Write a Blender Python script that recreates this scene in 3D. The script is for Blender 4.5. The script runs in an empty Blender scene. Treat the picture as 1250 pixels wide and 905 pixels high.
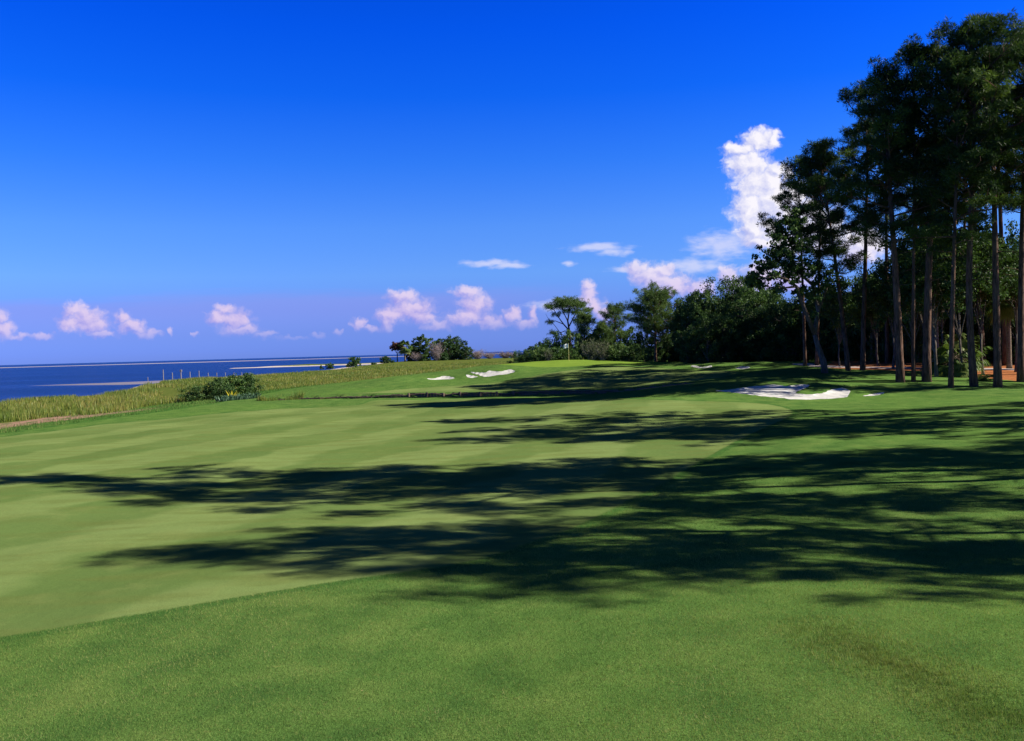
import bpy, math, random
import numpy as np
from mathutils import Vector, Matrix

R = math.radians
sc = bpy.context.scene
COL = sc.collection
rng = np.random.default_rng(7)
random.seed(7)

# ------------------------------------------------------------------ camera
EYE = 3.6                     # metres above the fairway
FPX = 1082.5                  # 60 degree lens on a picture 1250 wide
ROLL = R(1.56)
PITCH = math.atan(23.5 / FPX)
fwd = np.array([0, math.cos(PITCH), -math.sin(PITCH)])
r0 = np.array([1.0, 0, 0])
u0 = np.cross(r0, fwd)
right = math.cos(ROLL) * r0 - math.sin(ROLL) * u0
up = math.sin(ROLL) * r0 + math.cos(ROLL) * u0
CAM = np.array([0, 0, EYE])


def ray(px, py):
    return fwd + (px - 625) / FPX * right - (py - 452.5) / FPX * up


def at(px, py, Y):
    """world point seen at px, py, at a depth of Y metres"""
    d = ray(px, py)
    return CAM + d * (Y / d[1])


def atz(px, py, z):
    d = ray(px, py)
    return CAM + d * ((z - EYE) / d[2])


cam = bpy.data.cameras.new('camera')
cam.sensor_fit = 'HORIZONTAL'
cam.angle = 2 * math.atan(625 / FPX)
cam.clip_start = 0.1
cam.clip_end = 60000
co = bpy.data.objects.new('camera', cam)
COL.objects.link(co)
m = Matrix.Identity(4)
for i in range(3):
    m[i][0] = right[i]; m[i][1] = up[i]; m[i][2] = -fwd[i]; m[i][3] = CAM[i]
co.matrix_world = m
sc.camera = co

# ------------------------------------------------------------------ view
sc.view_settings.view_transform = 'Standard'
sc.view_settings.look = 'None'
sc.view_settings.gamma = 1
sc.view_settings.use_curve_mapping = False
sc.view_settings.exposure = 1.06
sc.render.engine = 'CYCLES'
sc.cycles.max_bounces = 6
sc.cycles.diffuse_bounces = 3
sc.cycles.transparent_max_bounces = 8
sc.cycles.transmission_bounces = 4
sc.cycles.use_denoising = True


# ------------------------------------------------------------------ node helpers
class NT:
    def __init__(s, tree):
        s.t = tree; s.n = tree.nodes; s.l = tree.links

    def node(s, typ, **kw):
        n = s.n.new(typ)
        for k, v in kw.items():
            setattr(n, k, v)
        return n

    def put(s, sock, v):
        if isinstance(v, bpy.types.NodeSocket):
            s.l.new(v, sock)
        elif v is not None:
            if hasattr(sock, 'default_value') and isinstance(v, (tuple, list)) and len(v) == 3 and len(sock.default_value) == 4:
                v = (*v, 1)
            sock.default_value = v

    def math(s, op, a, b=None, c=None, clamp=False):
        n = s.node('ShaderNodeMath', operation=op); n.use_clamp = clamp
        s.put(n.inputs[0], a); s.put(n.inputs[1], b)
        if c is not None: s.put(n.inputs[2], c)
        return n.outputs[0]

    def vec(s, op, a, b=None, scale=None):
        n = s.node('ShaderNodeVectorMath', operation=op)
        s.put(n.inputs[0], a)
        if b is not None: s.put(n.inputs[1], b)
        if scale is not None: s.put(n.inputs['Scale'], scale)
        return n.outputs['Value'] if op in ('LENGTH', 'DOT_PRODUCT', 'DISTANCE') else n.outputs[0]

    def mix(s, fac, a, b, blend='MIX'):
        n = s.node('ShaderNodeMix', data_type='RGBA', blend_type=blend)
        s.put(n.inputs[0], fac); s.put(n.inputs[6], a); s.put(n.inputs[7], b)
        return n.outputs[2]

    def step(s, v, a, b, lo=0.0, hi=1.0):
        n = s.node('ShaderNodeMapRange', interpolation_type='SMOOTHSTEP')
        s.put(n.inputs[0], v); s.put(n.inputs[1], a); s.put(n.inputs[2], b)
        s.put(n.inputs[3], lo); s.put(n.inputs[4], hi)
        return n.outputs[0]

    def noise(s, vec, scale, detail=3, rough=0.55, dist=0.0, dim='3D'):
        n = s.node('ShaderNodeTexNoise', noise_dimensions=dim)
        s.put(n.inputs['Vector'], vec)
        s.put(n.inputs['Scale'], scale); s.put(n.inputs['Detail'], detail)
        s.put(n.inputs['Roughness'], rough); s.put(n.inputs['Distortion'], dist)
        return n.outputs[0]

    def attr(s, name):
        n = s.node('ShaderNodeAttribute', attribute_name=name)
        return n.outputs['Fac']

    def ramp(s, v, pts):
        n = s.node('ShaderNodeValToRGB')
        s.put(n.inputs[0], v)
        e = n.color_ramp.elements
        while len(e) < len(pts): e.new(0.5)
        for el, (p, c) in zip(e, pts):
            el.position = p; el.color = (*c, 1) if len(c) == 3 else c
        return n.outputs[0]


def material(name):
    mt = bpy.data.materials.new(name); mt.use_nodes = True
    nt = NT(mt.node_tree)
    b = mt.node_tree.nodes['Principled BSDF']
    return mt, nt, b


# ------------------------------------------------------------------ mesh helpers
def mesh_from(name, V, faces_flat, nper, attrs=None, smooth=False):
    me = bpy.data.meshes.new(name)
    V = np.asarray(V, dtype=np.float32)
    F = np.asarray(faces_flat, dtype=np.int32).ravel()
    nf = len(F) // nper
    me.vertices.add(len(V)); me.vertices.foreach_set('co', V.ravel())
    me.loops.add(len(F)); me.loops.foreach_set('vertex_index', F)
    me.polygons.add(nf)
    me.polygons.foreach_set('loop_start', np.arange(0, nf * nper, nper, dtype=np.int32))
    me.polygons.foreach_set('loop_total', np.full(nf, nper, dtype=np.int32))
    me.polygons.foreach_set('use_smooth', np.full(nf, bool(smooth)))
    for k, a in (attrs or {}).items():
        at_ = me.attributes.new(k, 'FLOAT', 'POINT')
        at_.data.foreach_set('value', np.asarray(a, dtype=np.float32))
    me.update(calc_edges=True)
    me.validate()
    return me


def obj(name, me, mat, parent=None, loc=None):
    o = bpy.data.objects.new(name, me)
    COL.objects.link(o)
    if mat is not None and not me.materials:
        me.materials.append(mat)
    if parent is not None: o.parent = parent
    if loc is not None: o.location = loc
    return o


def tag(o, label=None, cat=None, group=None, kind=None):
    if label: o['label'] = label
    if cat: o['category'] = cat
    if group: o['group'] = group
    if kind: o['kind'] = kind
    return o


def thing(name, label, cat, loc, rz=0, group=None):
    o = bpy.data.objects.new(name, None)
    o.empty_display_size = 0.3
    COL.objects.link(o)
    o.location = [float(v) for v in loc]; o.rotation_euler = (0, 0, rz)
    return tag(o, label, cat, group)


class MB:
    """collects quads/tris and links them as one mesh"""
    def __init__(s):
        s.v = []; s.f = []

    def tube(s, pts, rad, n=8, cap=True):
        pts = [np.asarray(p, float) for p in pts]
        base = len(s.v)
        prev = None
        for i, p in enumerate(pts):
            if i == 0: t = pts[1] - pts[0]
            elif i == len(pts) - 1: t = pts[-1] - pts[-2]
            else: t = pts[i + 1] - pts[i - 1]
            t = t / (np.linalg.norm(t) + 1e-9)
            if prev is None:
                a = np.array([1.0, 0, 0]) if abs(t[0]) < 0.9 else np.array([0, 1.0, 0])
                a = np.cross(t, a)
            else:
                a = prev - t * np.dot(prev, t)
            a /= np.linalg.norm(a); prev = a
            b = np.cross(t, a)
            for k in range(n):
                w = 2 * math.pi * k / n
                s.v.append(p + rad[i] * (math.cos(w) * a + math.sin(w) * b))
        for i in range(len(pts) - 1):
            for k in range(n):
                k2 = (k + 1) % n
                s.f.append((base + i * n + k, base + i * n + k2, base + (i + 1) * n + k2, base + (i + 1) * n + k))
        if cap:
            s.f.append(tuple(base + k for k in range(n))[::-1])
            s.f.append(tuple(base + (len(pts) - 1) * n + k for k in range(n)))

    def box(s, c, half, rz=0.0, bev=0.0):
        c = np.asarray(c, float); ca, sa = math.cos(rz), math.sin(rz)
        base = len(s.v)
        for dz in (-1, 1):
            for dx, dy in ((-1, -1), (1, -1), (1, 1), (-1, 1)):
                x, y = dx * half[0], dy * half[1]
                s.v.append(c + np.array([ca * x - sa * y, sa * x + ca * y, dz * half[2]]))
        for f in ((3, 2, 1, 0), (4, 5, 6, 7), (0, 1, 5, 4), (1, 2, 6, 5), (2, 3, 7, 6), (3, 0, 4, 7)):
            s.f.append(tuple(base + k for k in f))

    def build(s, name, mat, parent=None, smooth=False):
        me = bpy.data.meshes.new(name)
        me.from_pydata([tuple(map(float, v)) for v in s.v], [], s.f)
        if smooth:
            me.polygons.foreach_set('use_smooth', np.full(len(me.polygons), True))
        me.update()
        return obj(name, me, mat, parent)

# ------------------------------------------------------------------ sun and sky
SUN_EL, SUN_BACK = R(33), R(5)
sd = np.array([math.cos(SUN_BACK) * math.cos(SUN_EL), -math.sin(SUN_BACK) * math.cos(SUN_EL), math.sin(SUN_EL)])
sun = bpy.data.lights.new('sun', 'SUN')
sun.energy = 5.0
sun.angle = R(0.3)
sun.color = (1.0, 0.93, 0.80)
so = bpy.data.objects.new('sun', sun)
so.rotation_euler = Vector(sd).to_track_quat('Z', 'Y').to_euler()
so.location = (60, -10, 60)
COL.objects.link(so)
# tint of the clear sky by height: the film's deep blue in view, dimmed above the frame to darken shadows
def _lin(c):
    c = c / 255
    return c / 12.92 if c <= 0.04045 else ((c + 0.055) / 1.055) ** 2.4


_EX = 2 ** sc.view_settings.exposure
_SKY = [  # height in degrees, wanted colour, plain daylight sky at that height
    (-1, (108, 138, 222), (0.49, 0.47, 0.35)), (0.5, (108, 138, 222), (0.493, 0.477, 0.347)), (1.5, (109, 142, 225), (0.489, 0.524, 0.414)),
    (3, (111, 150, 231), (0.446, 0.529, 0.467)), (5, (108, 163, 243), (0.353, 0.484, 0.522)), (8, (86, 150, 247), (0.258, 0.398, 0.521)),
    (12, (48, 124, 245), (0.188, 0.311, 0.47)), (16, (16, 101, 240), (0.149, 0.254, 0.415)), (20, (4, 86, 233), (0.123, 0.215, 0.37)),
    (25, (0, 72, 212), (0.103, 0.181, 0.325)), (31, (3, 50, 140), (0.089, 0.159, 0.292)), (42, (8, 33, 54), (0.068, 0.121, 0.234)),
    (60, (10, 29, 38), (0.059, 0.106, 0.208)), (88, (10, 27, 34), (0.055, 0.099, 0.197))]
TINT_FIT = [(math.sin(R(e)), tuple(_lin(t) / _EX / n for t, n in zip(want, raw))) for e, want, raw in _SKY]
# ------------------------------------------------------------------ sky
def uv_of(px, py):
    d = ray(px, py)
    return d[0] / d[1], d[2] / d[1]


# banks of cumulus: bearing and height of each billow (from the lens), half width, half height
CUMULUS = [
    (928, 172, 26, 19), (944, 168, 12, 14), (903, 183, 25, 12), (914, 200, 36, 22), (950, 206, 18, 13), (962, 214, 9, 10), (925, 225, 40, 27), (945, 245, 34, 27), (917, 255, 34, 29), (940, 222, 26, 24), (968, 240, 25, 25), (985, 262, 30, 28), (930, 296, 26, 12), (960, 300, 30, 20),
    (920, 280, 27, 22), (938, 278, 22, 20), (960, 262, 22, 20), (1000, 280, 40, 40), (1050, 300, 45, 30),
    (778, 328, 16, 10), (795, 338, 28, 17), (822, 347, 30, 15), (850, 352, 26, 12), (812, 330, 16, 8), (888, 336, 17, 12), (900, 348, 22, 13), (930, 340, 25, 25), (965, 340, 32, 20),
    (716, 350, 8, 11), (719, 362, 12, 14), (726, 374, 13, 12), (735, 385, 13, 10),
    (-6, 388, 17, 11), (4, 404, 17, 13), (92, 378, 16, 10), (104, 388, 26, 13), (112, 398, 26, 12), (86, 396, 18, 12),
    (150, 388, 11, 9), (162, 399, 20, 10), (180, 408, 18, 7), (50, 411, 17, 6), (208, 405, 5, 8),
    (276, 378, 14, 8), (266, 388, 16, 10), (288, 391, 22, 14), (294, 403, 26, 9), (324, 408, 15, 6), (355, 413, 20, 4), (388, 409, 9, 5), (412, 406, 6, 5),
    (438, 396, 12, 8), (472, 395, 12, 12), (492, 362, 22, 10), (500, 378, 32, 16), (478, 386, 18, 12), (515, 388, 20, 10), (570, 357, 18, 9), (580, 372, 22, 14), (570, 388, 28, 12),
    (626, 384, 10, 11), (651, 383, 7, 13), (600, 395, 22, 9), (850, 386, 6, 5), (455, 402, 10, 5), (535, 398, 22, 7), (640, 396, 16, 7), (236, 409, 7, 4), (125, 408, 20, 5), (20, 412, 14, 5),
]
STREAKS = [(596, 321, 46, 6), (622, 325, 36, 5), (733, 302, 48, 8), (748, 308, 28, 7), (697, 322, 13, 5), (760, 330, 22, 5),
           (690, 372, 60, 9), (880, 300, 48, 22), (845, 325, 50, 12)]


W_TREE = [None]


def blob_field(N, Q, blobs, k):
    F = None
    for px, py, rx, ry in blobs:
        if py > 325 and k == 0.2 and N is not W_TREE[0]: rx, ry = rx * 1.22, ry * 1.18
        u, v = uv_of(px, py)
        d = N.vec('SUBTRACT', Q, (u, v, 0))
        l = N.vec('LENGTH', N.vec('MULTIPLY', d, (FPX / rx, FPX / ry, 0)))
        F = l if F is None else N.math('SMOOTH_MIN', F, l, k)
    return N.math('SUBTRACT', 1.0, F)


def cloud_group(blobs):
    g = bpy.data.node_groups.new('cumulus', 'ShaderNodeTree')
    g.interface.new_socket('P', in_out='INPUT', socket_type='NodeSocketVector')
    g.interface.new_socket('F', in_out='OUTPUT', socket_type='NodeSocketFloat')
    N = NT(g)
    gi = N.node('NodeGroupInput'); go = N.node('NodeGroupOutput')
    P = gi.outputs[0]
    nz = N.node('ShaderNodeTexNoise', noise_dimensions='2D'); N.put(nz.inputs['Vector'], P)
    nz.inputs['Scale'].default_value = 75; nz.inputs['Detail'].default_value = 3
    off = N.vec('SUBTRACT', nz.outputs['Color'], (0.5, 0.5, 0.5))
    off = N.vec('MULTIPLY', off, (0.017, 0.014, 0))
    Q = N.vec('ADD', P, off)
    F = blob_field(N, Q, blobs, 0.2)
    vo = N.node('ShaderNodeTexVoronoi', feature='SMOOTH_F1', voronoi_dimensions='2D', normalize=True)
    N.put(vo.inputs['Vector'], N.vec('MULTIPLY', Q, (1, 1.15, 0)))
    vo.inputs['Scale'].default_value = 70; vo.inputs['Detail'].default_value = 2
    vo.inputs['Roughness'].default_value = 0.6; vo.inputs['Smoothness'].default_value = 0.5
    bil = N.math('SUBTRACT', 0.38, vo.outputs['Distance'])
    F = N.math('MULTIPLY_ADD', bil, 0.62, F)
    fb = N.noise(Q, 260, 4, 0.6, dim='2D')
    F = N.math('MULTIPLY_ADD', N.math('SUBTRACT', fb, 0.5), 0.24, F)
    N.l.new(F, go.inputs[0])
    return g


world = bpy.data.worlds.new("World")
sc.world = world
world.use_nodes = True
W = NT(world.node_tree); W_TREE[0] = W
bg = world.node_tree.nodes['Background']
out = world.node_tree.nodes['World Output']
tc = W.node('ShaderNodeTexCoord')
D = tc.outputs['Generated']
sx = W.node('ShaderNodeSeparateXYZ'); W.put(sx.inputs[0], D)
sky = W.node('ShaderNodeTexSky', sky_type='NISHITA')
sky.sun_disc = False
sky.sun_elevation = SUN_EL
sky.sun_rotation = R(90) + SUN_BACK
sky.air_density = 1.0; sky.dust_density = 0.3; sky.ozone_density = 3.0
SKY_STRENGTH = 0.1
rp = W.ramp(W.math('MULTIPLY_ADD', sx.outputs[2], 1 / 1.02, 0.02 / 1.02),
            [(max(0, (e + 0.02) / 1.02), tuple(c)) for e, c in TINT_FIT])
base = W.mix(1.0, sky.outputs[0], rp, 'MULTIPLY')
bc = W.node('ShaderNodeCombineXYZ')
ysafe = W.math('MAXIMUM', sx.outputs[1], 0.05)
U = W.math('DIVIDE', sx.outputs[0], ysafe); Vv = W.math('DIVIDE', sx.outputs[2], ysafe)
W.put(bc.inputs[0], U); W.put(bc.inputs[1], Vv)
P = bc.outputs[0]
CK = 1.0 / 2 ** sc.view_settings.exposure / SKY_STRENGTH
ck = lambda c: tuple(CK * v for v in c)


def region_colour(blobs, streaks, veil_on):
    c = base
    if veil_on:
        # the lavender veil low over the sea
        veil = W.noise(W.vec('MULTIPLY', P, (1, 9, 1)), 5, 4, 0.6)
        vtop = W.math('MULTIPLY_ADD', W.math('SUBTRACT', veil, 0.5), 0.032, 0.070)
        vv = W.math('MULTIPLY', W.step(W.math('SUBTRACT', Vv, vtop), 0.009, -0.009), W.step(Vv, 0.010, 0.064))
        vv = W.math('MULTIPLY', vv, W.math('MULTIPLY', W.step(U, 0.16, -0.1), 0.38))
        c = W.mix(vv, c, ck((0.32, 0.31, 0.80)))
    if streaks:
        nz = W.node('ShaderNodeTexNoise'); W.put(nz.inputs['Vector'], P); nz.inputs['Scale'].default_value = 45
        q = W.vec('ADD', P, W.vec('MULTIPLY', W.vec('SUBTRACT', nz.outputs['Color'], (0.5, 0.5, 0.5)), (0.03, 0.008, 0)))
        S = blob_field(W, q, streaks, 0.2)
        S = W.math('MULTIPLY_ADD', W.math('SUBTRACT', W.noise(W.vec('MULTIPLY', P, (0.35, 1, 1)), 160, 4), 0.5), 1.2, S)
        c = W.mix(W.math('MULTIPLY', W.step(S, -0.05, 0.9), 0.72), c, ck((0.72, 0.74, 0.97)))
    g = cloud_group(blobs)
    g1 = W.node('ShaderNodeGroup', node_tree=g); W.put(g1.inputs[0], P)
    g2 = W.node('ShaderNodeGroup', node_tree=g); W.put(g2.inputs[0], W.vec('ADD', P, (0.0050, 0.0036, 0)))
    F1, F2 = g1.outputs[0], g2.outputs[0]
    low = W.step(Vv, 0.045, 0.13)                      # 0 close to the horizon, 1 high up
    alpha = W.step(F1, 0.0, W.math('MULTIPLY_ADD', low, -0.15, 0.75))
    alpha = W.math('MULTIPLY', alpha, W.math('MULTIPLY_ADD', low, 0.22, 0.78))
    alpha = W.math('MULTIPLY', alpha, W.step(Vv, 0.014, 0.045))
    L = W.math('MULTIPLY_ADD', W.math('SUBTRACT', F1, F2), W.math('MULTIPLY_ADD', low, .45, .8), W.math('MULTIPLY_ADD', low, .05, .50), clamp=True)
    L = W.math('MULTIPLY_ADD', W.step(F1, 0.1, 1.3), 0.28, L, clamp=True)
    L = W.math('MULTIPLY_ADD', W.math('SUBTRACT', W.noise(P, 38, 2, .5), .5), 1.3, L, clamp=True)
    lit = W.mix(low, ck((0.84, 0.66, 0.86)), ck((0.96, 0.93, 1.0)))
    dark = W.mix(low, ck((0.38, 0.33, 0.80)), ck((0.48, 0.52, 0.88)))
    return W.mix(alpha, c, W.mix(L, dark, lit))


def px_u(x, y=380): return uv_of(x, y)[0]


def px_v(x, y): return uv_of(x, y)[1]


REG = [(-400, 231, 350), (231, 424, 350), (424, 683, 300), (683, 757, 292), (757, 1180, 140)]
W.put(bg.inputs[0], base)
bg.inputs[1].default_value = SKY_STRENGTH
shader = bg.outputs[0]
for x0, x1, ytop in REG:
    bl = [b for b in CUMULUS if x0 <= b[0] < x1]
    stq = [b for b in STREAKS if x0 - b[2] * 1.3 <= b[0] < x1 + b[2] * 1.3]
    colr = region_colour(bl, stq, x0 < 700)
    b2 = W.node('ShaderNodeBackground'); W.put(b2.inputs[0], colr); b2.inputs[1].default_value = SKY_STRENGTH
    inside = W.math('MULTIPLY', W.math('GREATER_THAN', U, px_u(x0)), W.math('LESS_THAN', U, px_u(x1)))
    inside = W.math('MULTIPLY', inside, W.math('MULTIPLY', W.math('GREATER_THAN', Vv, 0.004), W.math('LESS_THAN', Vv, px_v((max(x0, 0) + min(x1, 1250)) / 2, ytop))))
    inside = W.math('MULTIPLY', inside, W.math('GREATER_THAN', sx.outputs[1], 0.3))
    mx = W.node('ShaderNodeMixShader')
    W.put(mx.inputs[0], inside); W.l.new(shader, mx.inputs[1]); W.l.new(b2.outputs[0], mx.inputs[2])
    shader = mx.outputs[0]
W.l.new(shader, out.inputs[0])
world.cycles.sampling_method = 'NONE'
# ------------------------------------------------------------------ terrain
SEA_Z = -2.0


def tps_fit(pts):
    P = np.array(pts, float)
    xy, z = P[:, :2], P[:, 2]
    n = len(P)
    d = np.linalg.norm(xy[:, None] - xy[None], axis=2)
    K = np.where(d > 0, d ** 2 * np.log(d + 1e-12), 0) + np.eye(n) * 2.0
    A = np.zeros((n + 3, n + 3))
    A[:n, :n] = K; A[:n, n] = 1; A[:n, n + 1:] = xy; A[n, :n] = 1; A[n + 1:, :n] = xy.T
    w = np.linalg.solve(A, np.concatenate([z, [0, 0, 0]]))
    return xy, w


def tps_eval(model, x, y):
    xy, w = model
    n = len(xy)
    out = w[n] + w[n + 1] * x + w[n + 2] * y
    for i in range(n):
        d2 = (x - xy[i, 0]) ** 2 + (y - xy[i, 1]) ** 2
        out = out + w[i] * 0.5 * d2 * np.log(d2 + 1e-12)
    return out


ctrl = []
for px, py, z in [(0, 905, .1), (625, 905, .12), (1250, 905, .3), (1250, 760, .3), (900, 752, .25), (400, 720, .1), (0, 780, 0.0),
                  (1250, 700, -.05), (1250, 600, -.12), (1250, 540, 0), (900, 600, -.25), (600, 600, -.3), (200, 600, -.35), (0, 600, -.3),
                  (0, 535, -.5), (600, 540, -.35), (200, 512, -.5), (400, 502, -.42), (600, 505, -.32), (780, 520, -.32), (1250, 500, .1),
                  (330, 489, -.35), (480, 486, -.3), (620, 486, -.25)]:
    p = atz(px, py, z); ctrl.append((p[0], p[1], z))
for px, py, Y in [(540, 464, 104), (540, 459.5, 107), (540, 456, 110), (600, 461, 101), (600, 452.5, 105), (610, 447, 109), (655, 446, 110),
                  (692, 440.5, 116), (700, 440, 126), (770, 441, 122), (720, 447, 103), (700, 455, 97), (700, 465, 90), (700, 473, 85), (480, 462, 104), (420, 470, 104), (520, 470, 95),
                  (855, 449.5, 96), (855, 446.5, 98), (855, 444, 101), (905, 451, 90), (905, 447.5, 92.5), (905, 443.5, 96),
                  (885, 483, 60.5), (970, 489, 58.5), (1020, 488.5, 59), (945, 469.5, 64.5), (985, 470, 64.5), (1030, 474, 63), (945, 463, 68), (1030, 464, 68),
                  (900, 468, 66), (860, 478, 62), (830, 470, 72), (1055, 485, 60), (1075, 480, 62), (1035, 452.6, 76), (1099, 466, 66), (1160, 473, 62), (1218, 473, 62),
                  (1000, 447, 88), (965, 452, 80), (1100, 445, 86), (1230, 440, 95), (1244, 467, 66), (780, 478, 76), (800, 460, 88), (880, 445, 112), (1110, 490, 55)]:
    p = at(px, py, Y); ctrl.append((p[0], p[1], p[2]))
ctrl += [(-14, 0, .1), (0, 0, .3), (14, 2, .4), (0, -20, .5), (-40, -20, 0), (50, -20, .8), (-45, 20, -.8), (-45, 55, -.8), (-38, 95, -.9), (-35, 120, -.8), (-20, 140, -.7), (0, 150, 0), (10, 165, .5),
         (45, 10, .4), (60, 30, .5), (70, 60, .8), (80, 90, 1.3), (60, 120, 1.4), (30, 140, 1.3), (100, 150, 1.5), (120, 30, 1), (35, 35, .2), (40, 180, 1.0), (-40, 180, -1.2)]
model = tps_fit(ctrl)


def axis(parts):
    out = []
    for a, b, s in parts:
        out += list(np.arange(a, b, s))
    return np.array(out)


def grow(a, s, k, end):
    out = [a]
    while out[-1] < end:
        s *= k; out.append(out[-1] + s)
    return np.array(out[1:])


xs = np.concatenate([-grow(34, .5, 1.06, 900)[::-1], np.arange(-34, 46, .5), grow(45.5, .5, 1.08, 5000)])
ys = np.concatenate([np.arange(-24, 4, 2.0), np.arange(4, 56, .5), np.arange(56, 70, .3), np.arange(70, 118, .45), grow(118, .5, 1.05, 8000)])
GX, GY = np.meshgrid(xs, ys)


def seg_dist(x, y, poly, closed):
    """distance to a polyline and sign (negative inside) when closed"""
    P = np.array(poly, float)
    n = len(P)
    best = np.full(x.shape, 1e18); inside = np.zeros(x.shape, bool)
    for i in range(n if closed else n - 1):
        a, b = P[i], P[(i + 1) % n]
        ab = b - a; L2 = (ab ** 2).sum() + 1e-12
        t = np.clip(((x - a[0]) * ab[0] + (y - a[1]) * ab[1]) / L2, 0, 1)
        d = (x - a[0] - t * ab[0]) ** 2 + (y - a[1] - t * ab[1]) ** 2
        best = np.minimum(best, d)
        if closed:
            c = (a[1] > y) != (b[1] > y)
            xi = a[0] + (y - a[1]) / (b[1] - a[1] + 1e-12) * ab[0]
            inside ^= c & (x < xi)
    best = np.sqrt(best)
    return np.where(inside, -best, best) if closed else best


def smooth_poly(poly, n=5, closed=True):
    P = [np.array(p, float) for p in poly]
    out = []
    N = len(P)
    for i in range(N if closed else N - 1):
        if closed: p0, p1, p2, p3 = P[i - 1], P[i], P[(i + 1) % N], P[(i + 2) % N]
        else: p0, p1, p2, p3 = P[max(i - 1, 0)], P[i], P[i + 1], P[min(i + 2, N - 1)]
        for k in range(n):
            t = k / n
            out.append(.5 * (2 * p1 + (p2 - p0) * t + (2 * p0 - 5 * p1 + 4 * p2 - p3) * t * t + (3 * p1 - p0 - 3 * p2 + p3) * t ** 3))
    if not closed: out.append(P[-1])
    return [tuple(p) for p in out]


def sstep(v, a, b):
    t = np.clip((v - a) / (b - a), 0, 1)
    return t * t * (3 - 2 * t)


# shore (land on the right of it, going away), bank (mown land on the right of it)
SHORE = smooth_poly([(-900, -400), (-120, -30), (-62, 60), (-69, 119), (-67, 133), (-66, 146), (-84, 200), (-88, 217), (-90, 240), (-80, 262), (-77, 285), (-74, 330), (-78, 390),
                     (-80, 440), (-74, 520), (-40, 600), (10, 640), (60, 640), (200, 600), (5000, 2000)], 4, False)
BANK = smooth_poly([(-60, -60), (-38, 10), (-33, 38), (-30.8, 52), (-30.2, 60), (-29, 71), (-27.5, 82), (-27.5, 95), (-27, 112), (-20, 122), (-11, 126), (-6, 135), (-2, 150), (8, 175), (30, 230), (90, 420), (400, 800)], 4, False)


def side_poly(line):
    return list(line) + [(9000, line[-1][1]), (9000, -900), (line[0][0], -900)]


shore_s = seg_dist(GX, GY, side_poly(SHORE), True)      # <0 on land
bank_s = seg_dist(GX, GY, side_poly(BANK), True)        # <0 on mown land

Z = tps_eval(model, GX, GY)
far = sstep(GY, 150, 220)
Z = Z * (1 - far) + 1.1 * far
side = sstep(GX, 85, 130)
Z = Z * (1 - side) + 1.3 * side
back = sstep(GY, 0, -20)
Z = Z * (1 - back) + .4 * back
Z = np.clip(Z, -1.2, 3)
marsh = sstep(bank_s, -0.5, 24.0)
dune = sstep(GY, 400, 450) * sstep(-shore_s, 2, 25)
mz = -1.25 - .35 * sstep(GY, 150, 260) + 1.5 * dune + 0.12 * np.sin(GX * .21 + GY * .13) * np.sin(GY * .17)
Z = Z * (1 - marsh) + mz * marsh
# soft unevenness of mown turf
und = .035 * np.sin(GX * .55 + 1.3 * np.sin(GY * .23)) * np.sin(GY * .41 + .6 * np.sin(GX * .31)) + .02 * np.sin(GX * 1.3 + GY * .9) * np.sin(GY * 1.1 - GX * .4)
Z = Z + und * sstep(GY, 3, 12)
sh = sstep(shore_s, -6, 10)
Z = Z * (1 - sh) + (-3.2) * sh
# ditch in front of the plank wall
WALL = [(-22.3, 84.2), (-17, 83.2), (-11, 82.3), (-5, 81.6), (0.4, 81.2), (6, 80.0), (12, 77.6), (15.5, 75.6)]
wd = seg_dist(GX, GY, WALL, False)
tx = np.interp(GX, [p[0] for p in WALL], [p[1] for p in WALL])
front_of = (GY < tx)
inx = sstep(GX, -25, -21) * sstep(GX, 17, 14)
near_side = np.where(front_of, sstep(wd, 2.2, 0.9), 0) * inx
Z = Z - .75 * near_side
back_side = np.where(~front_of, sstep(wd, 5, 0.3), 0) * inx
Z = Z + .20 * back_side


def cell(v, arr):
    i = np.clip(np.searchsorted(arr, v) - 1, 0, len(arr) - 2)
    return i, np.clip((v - arr[i]) / (arr[i + 1] - arr[i]), 0, 1)


def zat(x, y, G=None):
    G = Z if G is None else G
    i, tx_ = cell(np.asarray(x, float), xs); j, ty_ = cell(np.asarray(y, float), ys)
    return (G[j, i] * (1 - tx_) + G[j, i + 1] * tx_) * (1 - ty_) + (G[j + 1, i] * (1 - tx_) + G[j + 1, i + 1] * tx_) * ty_


def ground_at(px, py, y0=6, y1=700):
    d = ray(px, py)
    Ys = np.concatenate([np.arange(y0, 140, .05), np.arange(140, y1, .5)])
    Ys = Ys[Ys >= y0]
    X = d[0] / d[1] * Ys; zz = EYE + d[2] / d[1] * Ys
    below = zz < zat(X, Ys)
    k = int(np.argmax(below)) if below.any() else len(Ys) - 1
    return np.array([X[k], Ys[k], float(zat(X[k], Ys[k]))])


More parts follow.
